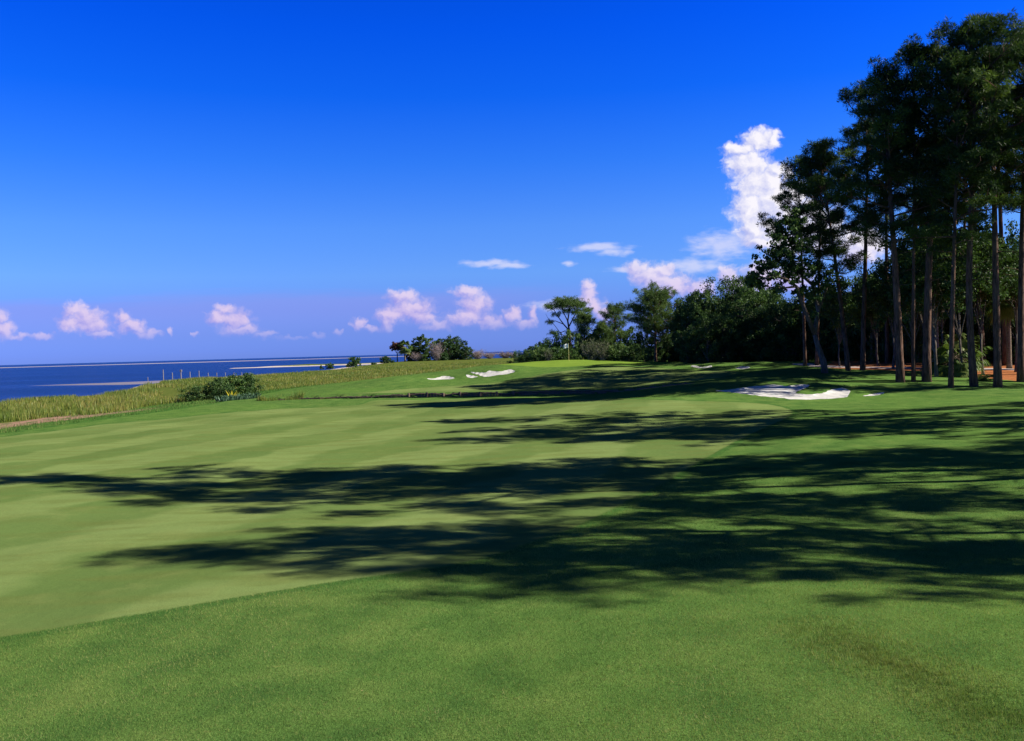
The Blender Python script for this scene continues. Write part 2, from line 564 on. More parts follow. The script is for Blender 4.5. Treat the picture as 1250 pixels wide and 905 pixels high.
# bunkers, each outlined on the slope it is cut into
BUNKERS = [
    ('white crescent bunker in the left mound, the farthest left', [(521.3, 462.7), (531.5, 462), (539.2, 459.7), (548, 459.7), (556.5, 462.3), (545.6, 463.4), (530, 463.9)], 100),
    ('tiny white sand patch just below the large left bunker', [(569.3, 458.3), (577.6, 458.9), (583.4, 460.4), (575, 461.8), (570, 460)], 98),
    ('white kidney-shaped bunker on the face of the left mound', [(574.4, 455), (591.7, 455), (598, 453), (609.6, 453.8), (620, 451.7), (625, 451.7), (628.8, 453.5), (622.4, 456.3), (609.6, 457.9), (591.7, 460.2), (584, 457.6)], 97),
    ('thin shaded bunker below the dark live oaks', [(843, 447.2), (849.6, 446.7), (857, 448), (868.8, 446.7), (866, 449.2), (852, 449.4)], 90),
    ('small sunlit bunker in a grassy knob under the oaks', [(897.6, 449.9), (904.7, 447.6), (913.6, 448), (915, 449.6), (904.7, 451)], 84),
    ('large two-lobed white bunker before the tall pines, half in shade', [(873, 477.5), (887, 476.5), (900, 474.6), (917, 472.4), (933.6, 471), (944.8, 469.8), (960, 471.6), (978, 469.8), (988, 471), (981, 475), (971, 479.5), (984, 481.8),
     (1003.6, 480.4), (1014.8, 476), (1028.8, 474.6), (1037.8, 476.8), (1035.8, 482), (1031.6, 485.6), (1006, 487.6), (972.8, 488.4), (956, 486.4), (930, 484), (905.6, 480.8)], 54),
    ('sliver of pale sand right of the large bunker', [(1052.6, 484.2), (1068, 480.8), (1080, 480.2), (1068, 483.6)], 54)]
bunk = []
bunk_s = np.full(GX.shape, 1e3)
for lab, poly, ymin in BUNKERS:
    w = [ground_at(px, py, ymin)[:2] for px, py in smooth_poly(poly, 3)]
    bunk.append(w)
    bunk_s = np.minimum(bunk_s, seg_dist(GX, GY, w, True))
Z0 = Z.copy()
Z = Z - .16 * sstep(bunk_s, .02, -.35) + .05 * sstep(bunk_s, .9, .1) * sstep(bunk_s, -.02, .1)

# ---- mown areas
pw = lambda pts, y0=6: [tuple(ground_at(px, py, y0)[:2]) for px, py in pts]
FAIRWAY = pw([(0, 779), (130, 757), (250, 737), (400, 712), (500, 698), (570, 686), (640, 665), (720, 635), (790, 600), (860, 560), (912, 532), (945, 517), (964, 508), (966, 501), (945, 495), (910, 491.5), (860, 490), (790, 488), (700, 487), (620, 486.5)]) \
    + pw([(560, 487.2), (520, 489), (470, 488.5), (452, 490), (440, 494), (400, 497), (330, 500), (270, 505), (220, 510), (120, 519), (0, 534)])
fx0, fy0 = FAIRWAY[0]; fx1, fy1 = FAIRWAY[-1]
FAIRWAY = smooth_poly(FAIRWAY, 4, False) + [(-31, fy1 - 10), (-27, 25), (-24, 12), (fx0 - 3, fy0 - 1.2)]
fair_s = seg_dist(GX, GY, FAIRWAY, True)
APPROACH = [(-16, 84.5), (-10, 83.5), (-4, 82.5), (1, 82), (7, 81), (14, 79), (19, 80), (22, 86), (20, 93), (14, 100), (8, 100), (3, 98), (-1, 95), (-8, 92), (-13, 89)]
appr_s = seg_dist(GX, GY, smooth_poly(APPROACH, 4), True)
fair_s = np.minimum(fair_s, appr_s)
GREEN = [(-1, 112), (3, 106), (9, 103.5), (15, 103), (20, 105), (22, 110), (21, 117), (16, 123), (8, 126), (1, 123), (-1.5, 117)]
green_s = seg_dist(GX, GY, smooth_poly(GREEN, 4), True)
STRAW = [(29.5, 78.5), (33, 76), (35.5, 73), (38, 66.6), (41, 63.8), (45, 62.8), (52, 61.5), (70, 40), (90, 20), (160, 20), (160, 200), (60, 190), (45, 120), (38, 104), (33, 92), (30, 84)]
straw_s = seg_dist(GX, GY, smooth_poly(STRAW, 4), True)
SCAR = [tuple(ground_at(px, py)[:2]) for px, py in [(1000, 768), (1030, 782), (1060, 800), (1100, 812), (1135, 825), (1165, 848), (1200, 868), (1245, 888), (1300, 915)]]
scar_s = seg_dist(GX, GY, SCAR, False)
TRACK = [tuple(ground_at(px, py)[:2]) for px, py in [(215, 832), (290, 795), (350, 770), (430, 742)]]
track_s = seg_dist(GX, GY, TRACK, False)
LAWN2 = seg_dist(GX, GY, [(52, 90), (70, 88), (90, 100), (90, 130), (60, 125), (50, 104)], True)

# ------------------------------------------------------------------ ground material
gm, N, bsdf = material('turf')
geo = N.node('ShaderNodeNewGeometry')
Pw = geo.outputs['Position']
a_f, a_g, a_s, a_b, a_sh, a_sc, a_tr, a_l2 = [N.attr(k) for k in ('fair', 'green', 'straw', 'bank', 'shore', 'scar', 'track', 'lawn')]
P2 = N.vec('MULTIPLY', Pw, (1, 1, 0))
wob = N.noise(P2, 0.5, 3)
wobs = N.math('MULTIPLY', N.math('SUBTRACT', wob, 0.5), 1.2)
big = N.noise(P2, 0.09, 3)
mid = N.noise(P2, 0.9, 4, .6)
fine = N.noise(P2, 9, 5, .7)
vfine = N.noise(P2, 55, 3, .7)
streak = N.noise(N.vec('MULTIPLY', Pw, (.25, 1.0, 0)), 1.3, 4, .6)
# rough
rough = N.ramp(mid, [(.3, (.048, .104, .027)), (.5, (.078, .146, .036)), (.72, (.120, .180, .048))])
rough = N.mix(N.step(vfine, .30, .72), N.mix(1, rough, (.50, .55, .5), 'MULTIPLY'), N.mix(1, rough, (1.40, 1.40, 1.30), 'MULTIPLY'))
rough = N.mix(N.math('MULTIPLY', N.step(fine, .56, .76), .60), rough, (.20, .20, .065))
rough = N.mix(N.math('MULTIPLY', N.step(N.noise(P2, 24, 2, .5), .69, .74), N.math('MULTIPLY', N.step(mid, .45, .62), .8)), rough, (.34, .27, .12))
rough = N.mix(N.math('MULTIPLY', N.step(big, .45, .65), .35), rough, (.10, .19, .035))
# fairway with faint mowing bands
sp = N.node('ShaderNodeSeparateXYZ'); N.put(sp.inputs[0], Pw)
ang = R(18)
lane = N.math('ADD', N.math('MULTIPLY', sp.outputs[0], math.cos(ang)), N.math('MULTIPLY', sp.outputs[1], -math.sin(ang)))
lane = N.math('ADD', lane, N.math('ADD', N.math('MULTIPLY', wob, 1.6), N.math('MULTIPLY', N.noise(P2, .15, 2), 5)))
band = N.step(N.math('SINE', N.math('MULTIPLY', lane, 1.05)), -.35, .35)
lane2 = N.math('ADD', N.math('MULTIPLY', sp.outputs[1], .9), N.math('MULTIPLY', N.noise(P2, .12, 2), 7))
band2 = N.step(N.math('SINE', N.math('MULTIPLY', lane2, .62)), -.6, .6)
farb = N.step(sp.outputs[1], 30, 75)
bandm = N.math('ADD', N.math('MULTIPLY', band2, N.math('MULTIPLY_ADD', farb, .45, .15)), N.math('MULTIPLY', band, N.math('MULTIPLY_ADD', farb, -.4, .8)))
fw = N.mix(bandm, (.100, .156, .044), (.164, .222, .072))
fw = N.mix(N.math('MULTIPLY', N.step(streak, .42, .68), .55), fw, (.118, .145, .040))
fw = N.mix(N.math('MULTIPLY', N.step(mid, .5, .75), .35), fw, (.195, .225, .075))
fw = N.mix(N.step(vfine, .3, .75), N.mix(1, fw, (.70, .74, .7), 'MULTIPLY'), N.mix(1, fw, (1.24, 1.22, 1.2), 'MULTIPLY'))
# putting green
gr = N.mix(N.step(streak, .3, .7), (.120, .205, .026), (.165, .245, .038))
# pine straw
st = N.ramp(N.noise(N.vec('MULTIPLY', Pw, (1, 1, 1)), 5, 5, .7), [(.25, (.10, .040, .018)), (.5, (.30, .11, .045)), (.75, (.44, .20, .085))])
# marsh floor, bank, beach
ms = N.ramp(mid, [(.3, (.050, .080, .018)), (.6, (.105, .125, .028)), (.8, (.13, .10, .04))])
bk = N.mix(N.step(mid, .3, .7), (.035, .10, .02), (.07, .15, .03))
sand = N.mix(mid, (.40, .34, .30), (.58, .52, .46))


def edge(a, w=.05, wob_=None):
    v = a if wob_ is None else N.math('ADD', a, wob_)
    return N.step(v, w, -w)


c = rough
c = N.mix(edge(a_f, .06, N.math('MULTIPLY', N.math('SUBTRACT', fine, .5), .42)), c, fw)
collar = N.math('MULTIPLY', N.step(N.math('ABSOLUTE', N.math('SUBTRACT', a_f, .16)), .22, .05), .55)
c = N.mix(collar, c, (.035, .10, .022))
c = N.mix(edge(a_g, .3), c, gr)
scar_w = N.math('ADD', N.math('MULTIPLY', wob, .9), N.math('MULTIPLY', fine, .8))
sc_m = N.math('MULTIPLY', N.step(N.math('ADD', N.math('ADD', a_sc, scar_w), N.math('MULTIPLY', mid, .5)), 1.40, .95), 1.0)
blot = N.noise(P2, 4.5, 4, .7)
c = N.mix(N.math('MULTIPLY', sc_m, N.math('MULTIPLY', N.step(N.math('ABSOLUTE', N.math('SUBTRACT', blot, .5)), .03, .10), .50)), c, N.mix(N.step(blot, .47, .53), (.040, .088, .024), (.30, .25, .12)))
c = N.mix(N.math('MULTIPLY', N.step(N.math('ADD', a_tr, N.math('MULTIPLY', fine, .5)), .32, .22), .35), c, (.27, .25, .11))
c = N.mix(edge(a_s, .35, wobs), c, st)
c = N.mix(edge(a_l2, .5, wobs), c, (.10, .22, .04))
c = N.mix(edge(N.math('MULTIPLY', a_b, -1), .6, wobs), c, bk)
c = N.mix(edge(N.math('SUBTRACT', 11.5, a_b), 1.5, wobs), c, ms)
drift = N.math('MULTIPLY', N.step(N.math('ABSOLUTE', N.math('SUBTRACT', N.math('ADD', a_b, wobs), 8.3)), 4.6, 3.4), N.math('MULTIPLY', N.step(sp.outputs[1], 86, 76), N.step(mid, .40, .46)))
c = N.mix(drift, c, N.mix(fine, (.16, .09, .06), (.42, .27, .19)))
sandy = N.math('MULTIPLY', N.step(N.math('ADD', a_sh, N.math('MULTIPLY', wobs, 4)), -9, -5), N.step(sp.outputs[1], 330, 345))
sandy = N.math('MAXIMUM', sandy, N.step(N.math('ADD', a_sh, wobs), -2.5, -1.2))
c = N.mix(sandy, c, sand)
N.put(bsdf.inputs['Base Color'], c)
bsdf.inputs['Roughness'].default_value = 0.85
bsdf.inputs['Specular IOR Level'].default_value = 0.0
bp = N.node('ShaderNodeBump'); bp.inputs['Distance'].default_value = 0.05
hgt = N.math('ADD', N.math('MULTIPLY', vfine, .35), N.math('MULTIPLY', fine, .8))
hgt = N.math('MULTIPLY', hgt, N.math('MULTIPLY_ADD', edge(a_f, .1), -.70, 1.0))
hgt = N.math('ADD', hgt, N.math('MULTIPLY', mid, 1.2))
N.put(bp.inputs['Height'], hgt); bp.inputs['Strength'].default_value = 0.55
N.put(bsdf.inputs['Normal'], bp.outputs[0])


def grid_piece(name, face_mask, kind='structure'):
    ny, nx = GX.shape
    idx = np.arange(ny * nx).reshape(ny, nx)
    q = np.stack([idx[:-1, :-1], idx[:-1, 1:], idx[1:, 1:], idx[1:, :-1]], -1)[face_mask]
    used, inv = np.unique(q.ravel(), return_inverse=True)
    V = np.stack([GX.ravel(), GY.ravel(), Z.ravel()], 1)[used]
    attrs = {k: np.clip(a, -60, 60).ravel()[used] for k, a in
             dict(fair=fair_s, green=green_s, straw=straw_s, bank=bank_s, shore=shore_s, scar=scar_s, track=track_s, lawn=LAWN2).items()}
    me = mesh_from(name, V, inv.reshape(-1, 4), 4, attrs, smooth=True)
    o = obj(name, me, gm)
    o['kind'] = kind
    return o


def fc(a):
    return (a[:-1, :-1] + a[1:, 1:] + a[:-1, 1:] + a[1:, :-1]) / 4


mk_green = fc(green_s) < 0
mk_fair = (fc(fair_s) < 0) & ~mk_green
mk_marsh = (fc(bank_s) > 0)
mk_straw = (fc(straw_s) < 0) & ~mk_marsh
rest = ~(mk_green | mk_fair | mk_marsh | mk_straw)
grid_piece('putting_green', mk_green)
grid_piece('fairway', mk_fair & ~mk_marsh)
grid_piece('marsh_ground', mk_marsh)
grid_piece('woodland_ground', mk_straw)
grid_piece('ground', rest | (mk_fair & mk_marsh & False))

# ------------------------------------------------------------------ sea
wm, N, bs = material('sea_water')
geo = N.node('ShaderNodeNewGeometry')
n1 = N.noise(N.vec('MULTIPLY', geo.outputs['Position'], (.5, 1.6, 1)), .8, 5, .65)
n2 = N.noise(N.vec('MULTIPLY', geo.outputs['Position'], (.12, 1, 1)), .03, 4, .6)
N.put(bs.inputs['Base Color'], N.mix(N.step(n2, .35, .65), (.004, .020, .115), (.007, .030, .165)))
bs.inputs['Roughness'].default_value = 0.35
bs.inputs['IOR'].default_value = 1.33
bs.inputs['Specular IOR Level'].default_value = 0.10
bp = N.node('ShaderNodeBump'); bp.inputs['Distance'].default_value = .5; bp.inputs['Strength'].default_value = .7
N.put(bp.inputs['Height'], n1); N.put(bs.inputs['Normal'], bp.outputs[0])
sx_ = np.concatenate([-grow(600, 60, 1.25, 40000)[::-1], np.arange(-600, 601, 60), grow(600, 60, 1.25, 40000)])
sy_ = np.concatenate([[-2000, -500], np.arange(0, 601, 60), grow(600, 60, 1.25, 45000)])
A, B = np.meshgrid(sx_, sy_)
ii = np.arange(A.size).reshape(A.shape)
q = np.stack([ii[:-1, :-1], ii[:-1, 1:], ii[1:, 1:], ii[1:, :-1]], -1).reshape(-1, 4)
me = mesh_from('sea', np.stack([A.ravel(), B.ravel(), np.full(A.size, SEA_Z)], 1), q, 4)
o = obj('sea', me, wm); o['kind'] = 'structure'

# ------------------------------------------------------------------ sand
bm_, N, bs = material('bunker_sand')
geo = N.node('ShaderNodeNewGeometry')
nn = N.noise(geo.outputs['Position'], 1.5, 5, .6)
N.put(bs.inputs['Base Color'], N.mix(N.step(nn, .3, .7), (.44, .43, .40), (.54, .53, .505)))
bs.inputs['Roughness'].default_value = .95; bs.inputs['Specular IOR Level'].default_value = .0
bp = N.node('ShaderNodeBump'); bp.inputs['Distance'].default_value = .08; bp.inputs['Strength'].default_value = .6
rake = N.noise(N.vec('MULTIPLY', geo.outputs['Position'], (1, 6, 1)), 2.5, 3)
N.put(bp.inputs['Height'], rake); N.put(bs.inputs['Normal'], bp.outputs[0])
for (lab, poly, ymin), w in zip(BUNKERS, bunk):
    W_ = np.array(w)
    x0, y0_ = W_.min(0) - .3; x1, y1_ = W_.max(0) + .3
    st_ = .12 if len(poly) > 12 else .1
    ax = np.arange(x0, x1, st_); ay = np.arange(y0_, y1_, st_)
    A, B = np.meshgrid(ax, ay)
    s = seg_dist(A, B, w, True)
    # pull the rim vertices onto the outline
    e_ = .02
    gx_ = (seg_dist(A + e_, B, w, True) - s) / e_; gy_ = (seg_dist(A, B + e_, w, True) - s) / e_
    rim = np.abs(s) < .09
    A = np.where(rim, A - gx_ * s, A); B = np.where(rim, B - gy_ * s, B)
    s = np.where(rim, -.02, s)
    zz = zat(A, B) + .035 + .05 * sstep(s, 0, -.5)
    zz = np.where(rim, zz - .015, zz)
    ii = np.arange(A.size).reshape(A.shape)
    msk = (s[:-1, :-1] < 0) & (s[1:, 1:] < 0) & (s[:-1, 1:] < 0) & (s[1:, :-1] < 0)
    q = np.stack([ii[:-1, :-1], ii[:-1, 1:], ii[1:, 1:], ii[1:, :-1]], -1)[msk]
    used, inv = np.unique(q.ravel(), return_inverse=True)
    cx, cy = W_.mean(0)
    cz = float(zat(cx, cy))
    V = np.stack([A.ravel() - cx, B.ravel() - cy, zz.ravel() - cz], 1)[used]
    me = mesh_from('sand_bunker', V, inv.reshape(-1, 4), 4, smooth=True)
    o = obj('sand_bunker', me, bm_, loc=(cx, cy, cz))
    tag(o, lab, 'bunker', 'sand bunkers on the golf hole')


# sand banks: low domes of real sand
def sandbank(name, poly, hgt, step, mat):
    W_ = np.array(poly)
    x0, y0_ = W_.min(0); x1, y1_ = W_.max(0)
    sxp, syp = step
    A, B = np.meshgrid(np.arange(x0, x1 + sxp, sxp), np.arange(y0_, y1_ + syp, syp))
    s = seg_dist(A, B, poly, True)
    span = max(-s.min(), 1e-3)
    zz = SEA_Z - .35 + (hgt + .35) * np.clip(-s / span * 2.2, -.3, 1) ** 1 + .06 * hgt * np.sin(A * .37 / sxp) * np.sin(B * .5 / syp)
    ii = np.arange(A.size).reshape(A.shape)
    msk = (s[:-1, :-1] < syp) & (s[1:, 1:] < syp)
    q = np.stack([ii[:-1, :-1], ii[:-1, 1:], ii[1:, 1:], ii[1:, :-1]], -1)[msk]
    used, inv = np.unique(q.ravel(), return_inverse=True)
    V = np.stack([A.ravel(), B.ravel(), zz.ravel()], 1)[used]
    me = mesh_from(name, V, inv.reshape(-1, 4), 4, smooth=True)
    o = obj(name, me, mat); o['kind'] = 'structure'


sm, N, bs = material('beach_sand')
geo = N.node('ShaderNodeNewGeometry')
nn = N.noise(geo.outputs['Position'], .4, 5, .6)
N.put(bs.inputs['Base Color'], N.mix(nn, (.11, .10, .14), (.20, .175, .21)))
bs.inputs['Roughness'].default_value = .9
sandbank('sandbar', smooth_poly([(-84, 228), (-88, 246), (-97, 252), (-112, 240), (-126, 236), (-148, 232), (-125, 226), (-108, 218), (-96, 212), (-88, 216)], 3), .16, (1.0, .8), sm)
fm, N, bs = material('pale_beach_sand')
bs.inputs['Base Color'].default_value = (.33, .29, .31, 1); bs.inputs['Roughness'].default_value = .9
FS = smooth_poly([(-3500, 1500), (-1500, 1640), (-950, 1750), (-600, 1850), (-300, 2100), (0, 2500), (300, 2900), (0, 2620), (-300, 2230), (-600, 1960), (-950, 1840), (-1200, 1800), (-1500, 1850), (-3500, 1900)], 3)
sandbank('far_sandbar', FS, 2.2, (25, 12), fm)
# ------------------------------------------------------------------ plant materials
def leaf_mat(name, dark, mid_, light, trans=.26, gloss=.012):
    mt = bpy.data.materials.new(name); mt.use_nodes = True
    N = NT(mt.node_tree); N.n.remove(mt.node_tree.nodes['Principled BSDF'])
    t = N.attr('tint')
    oi = N.node('ShaderNodeObjectInfo')
    t = N.math('ADD', t, N.math('MULTIPLY', N.math('SUBTRACT', oi.outputs['Random'], .5), .25))
    c = N.ramp(t, [(.15, dark), (.5, mid_), (.9, light)])
    d = N.node('ShaderNodeBsdfDiffuse'); N.put(d.inputs[0], c)
    tr = N.node('ShaderNodeBsdfTranslucent'); N.put(tr.inputs[0], N.mix(1, c, (1.2, 1.25, .6), 'MULTIPLY'))
    m1 = N.node('ShaderNodeMixShader'); m1.inputs[0].default_value = trans
    N.l.new(d.outputs[0], m1.inputs[1]); N.l.new(tr.outputs[0], m1.inputs[2])
    g_ = N.node('ShaderNodeBsdfGlossy'); g_.inputs['Roughness'].default_value = .45
    m2 = N.node('ShaderNodeMixShader'); m2.inputs[0].default_value = gloss
    N.l.new(m1.outputs[0], m2.inputs[1]); N.l.new(g_.outputs[0], m2.inputs[2])
    N.l.new(m2.outputs[0], mt.node_tree.nodes['Material Output'].inputs[0])
    return mt


def bark_mat(name, a, b, sc_=(9, 9, 1.6)):
    mt, N, bs = material(name)
    geo = N.node('ShaderNodeTexCoord')
    n = N.noise(N.vec('MULTIPLY', geo.outputs['Object'], sc_), 1, 5, .65)
    n2 = N.noise(geo.outputs['Object'], .35, 3)
    c = N.mix(N.step(n, .32, .68), a, b)
    c = N.mix(N.math('MULTIPLY', N.step(n2, .4, .7), .5), c, (.17, .125, .10))
    N.put(bs.inputs['Base Color'], c)
    bs.inputs['Roughness'].default_value = .95; bs.inputs['Specular IOR Level'].default_value = .0
    bp = N.node('ShaderNodeBump'); bp.inputs['Distance'].default_value = .06; bp.inputs['Strength'].default_value = .9
    N.put(bp.inputs['Height'], n); N.put(bs.inputs['Normal'], bp.outputs[0])
    return mt


M_pine = leaf_mat('pine_needles', (.018, .038, .012), (.036, .070, .018), (.09, .14, .030))
M_pine_lit = leaf_mat('sunlit_pine_needles', (.04, .075, .022), (.07, .12, .032), (.13, .19, .05))  # brighter needles: sun on the pines behind the green put into the colour
M_oak = leaf_mat('oak_leaves', (.025, .052, .018), (.045, .088, .026), (.085, .145, .036), .22)
M_shrub = leaf_mat('shrub_leaves', (.025, .060, .020), (.05, .10, .028), (.10, .17, .04))
M_olive = leaf_mat('grey_green_leaves', (.05, .07, .035), (.09, .115, .06), (.15, .17, .10))
M_red = leaf_mat('dry_red_leaves', (.045, .022, .016), (.11, .045, .030), (.17, .09, .05))
M_dry = leaf_mat('dry_pinkish_leaves', (.14, .105, .11), (.24, .19, .20), (.34, .28, .29))
M_palm = leaf_mat('palm_leaves', (.03, .06, .015), (.07, .12, .028), (.20, .22, .06))
M_pinebark = bark_mat('pine_bark', (.034, .024, .020), (.16, .095, .068))
M_oakbark = bark_mat('oak_bark', (.05, .045, .038), (.15, .13, .11))
M_greybark = bark_mat('weathered_twigs', (.16, .135, .125), (.34, .29, .27))
M_palmbark = bark_mat('palm_bark', (.09, .07, .05), (.24, .19, .14), (6, 6, 14))


def unit(n, r):
    v = r.normal(size=(n, 3)); return v / (np.linalg.norm(v, axis=1, keepdims=True) + 1e-9)


def needle_mesh(name, C, tints, n_per, length, width, r, upb=.35, spread=.12):
    C = np.repeat(C, n_per, axis=0); n = len(C)
    d = unit(n, r); d[:, 2] += upb; d /= np.linalg.norm(d, axis=1, keepdims=True)
    b = C + d * (r.random((n, 1)) * spread)
    tip = b + d * (length * r.uniform(.65, 1.2, (n, 1)))
    s = np.cross(d, unit(n, r)); s /= np.linalg.norm(s, axis=1, keepdims=True) + 1e-9
    s *= width * .5
    m_ = b * .55 + tip * .45
    V = np.stack([b, m_ - s, tip, m_ + s], 1).reshape(-1, 3)
    t = np.repeat(np.repeat(tints, n_per) + r.normal(0, .10, n), 4)
    return mesh_from(name, V, np.arange(len(V)), 4, {'tint': t})


def leaf_mesh(name, C, rad, tints, n_per, size, r, flat=.8, shell=.5, elong=1.5):
    rad = np.repeat(rad, n_per)[:, None]; C = np.repeat(C, n_per, axis=0); n = len(C)
    d = unit(n, r)
    p = C + d * rad * (r.random((n, 1)) ** shell) * np.array([1, 1, flat])
    nr = d * .7 + unit(n, r); nr /= np.linalg.norm(nr, axis=1, keepdims=True) + 1e-9
    a = np.cross(nr, unit(n, r)); a /= np.linalg.norm(a, axis=1, keepdims=True) + 1e-9
    b = np.cross(nr, a)
    s = size * r.uniform(.6, 1.25, (n, 1))
    a = a * s * elong * .5; b = b * s * .5
    V = np.stack([p - a, p - b, p + a, p + b], 1).reshape(-1, 3)
    t = np.repeat(np.repeat(tints, n_per) + r.normal(0, .12, n), 4)
    return mesh_from(name, V, np.arange(len(V)), 4, {'tint': t})


def curve(p0, d0, L, bend, n, r, wig=.06):
    """a limb: starts at p0 in direction d0, bends towards bend"""
    p = np.array(p0, float); d = np.array(d0, float); d /= np.linalg.norm(d)
    pts = [p.copy()]
    for i in range(n):
        d = d + np.array(bend) / n + r.normal(0, wig, 3)
        d /= np.linalg.norm(d)
        p = p + d * L / n
        pts.append(p.copy())
    return pts


def pine_parts(seed, h, top=(0, 0), R_=4.0, cb=.55, r0=.30, dens=1.0, stubs=4, sweep=.25, nmul=1.0, tuft=(.36, .046, 20), low_side=None):
    """trunk mesh (with limbs) and crown mesh, origin at the foot"""
    r = np.random.default_rng(seed)
    n = 14
    ts = np.linspace(0, 1, n)
    ph = r.uniform(0, 6.3)
    tp = [np.array([top[0] * t ** 1.15 + sweep * math.sin(3.0 * t + ph) * t * (1 - t), top[1] * t + sweep * math.sin(4 * t + ph * 2) * t * (1 - t), (h - .6) * t - .25 * (i == 0)]) for i, t in enumerate(ts)]
    tr = [r0 * (1.25 if i == 0 else 1) * (1 - .80 * t ** 1.25) for i, t in enumerate(ts)]
    mb = MB(); mb.tube(tp, tr, 9)
    TP = np.array(tp)

    def on(t):
        k = min(int(t * (n - 1)), n - 2); f = t * (n - 1) - k
        return TP[k] * (1 - f) + TP[k + 1] * f
    C = []; T = []
    nl = int(34 * dens)
    az = r.uniform(0, 6.3)
    for i in range(nl):
        s = (i + r.random() * .8) / nl
        t = cb + (1 - cb) * s * .97
        prof = (math.sqrt(max(0.0, 1 - (max(s, .3) - .3) ** 2 / .52)) * (.62 + .38 * min(1, s / .3)))
        L = R_ * max(.18, prof) * r.uniform(.62, 1.12)
        if r.random() < .12: L *= .5
        az += 2.4 + r.normal(0, .35)
        el = .05 + 1.0 * s ** 1.6 + r.normal(0, .12)
        d = np.array([math.cos(az) * math.cos(el), math.sin(az) * math.cos(el), math.sin(el)])
        if low_side is not None and s < .3 and d[:2] @ np.array(low_side) < -.1: L *= .5
        pts = curve(on(t), d, L, (0, 0, .35 - .25 * s), 5, r, .10)
        rb = min(.022 + .017 * L, tr[0] * .35)
        mb.tube(pts, [rb * (1 - .72 * k / 5) for k in range(6)], 5, cap=False)
        P_ = np.array(pts)
        nsub = max(3, int(L * 1.55))
        base_t = r.normal(.45, .12)
        for k in range(nsub):
            f = .30 + .70 * (k + r.random()) / nsub
            q = f * 5; a = min(int(q), 4); pp = P_[a] * (1 - (q - a)) + P_[a + 1] * (q - a)
            dd = P_[min(a + 1, 5)] - P_[a]; dd /= np.linalg.norm(dd)
            sd_ = np.cross(dd, [0, 0, 1]); sd_ *= (1 if k % 2 else -1)
            d2 = dd * .6 + sd_ * r.uniform(.4, 1.1) + np.array([0, 0, r.uniform(.1, .6)])
            d2 /= np.linalg.norm(d2)
            l2 = L * r.uniform(.12, .30) + .25
            e = pp + d2 * l2
            mb.tube([pp, (pp + e) / 2 + np.array([0, 0, .04]), e], [rb * .35, rb * .25, .008], 4, cap=False)
            nt_ = int(r.integers(8, 15) * nmul)
            q3 = unit(nt_, r) * r.random((nt_, 1)) ** .4
            c_ = e + q3 * np.array([.72, .72, .42]) * r.uniform(.65, 1.15)
            C.append(c_); T.append(np.full(nt_, base_t + r.normal(0, .1)) + r.normal(0, .05, nt_))
    # leader
    nt_ = int(26 * nmul)
    C.append(TP[-1] + r.normal(0, 1, (nt_, 3)) * np.array([.5, .5, .25]) - np.array([0, 0, .2])); T.append(np.full(nt_, .55))
    for i in range(stubs):
        t = r.uniform(cb * .6, cb); a = r.uniform(0, 6.3)
        pts = curve(on(t), (math.cos(a), math.sin(a), .1), r.uniform(.5, 1.8), (0, 0, -.2), 3, r, .15)
        mb.tube(pts, [.045, .03, .02, .008], 4, cap=False)
    C = np.concatenate(C); T = np.concatenate(T)
    crown = needle_mesh('crown', C, T, tuft[2], tuft[0], tuft[1], r)
    me = bpy.data.meshes.new('trunk')
    me.from_pydata([tuple(map(float, v)) for v in mb.v], [], mb.f)
    me.polygons.foreach_set('use_smooth', np.full(len(me.polygons), True)); me.update()
    return me, crown


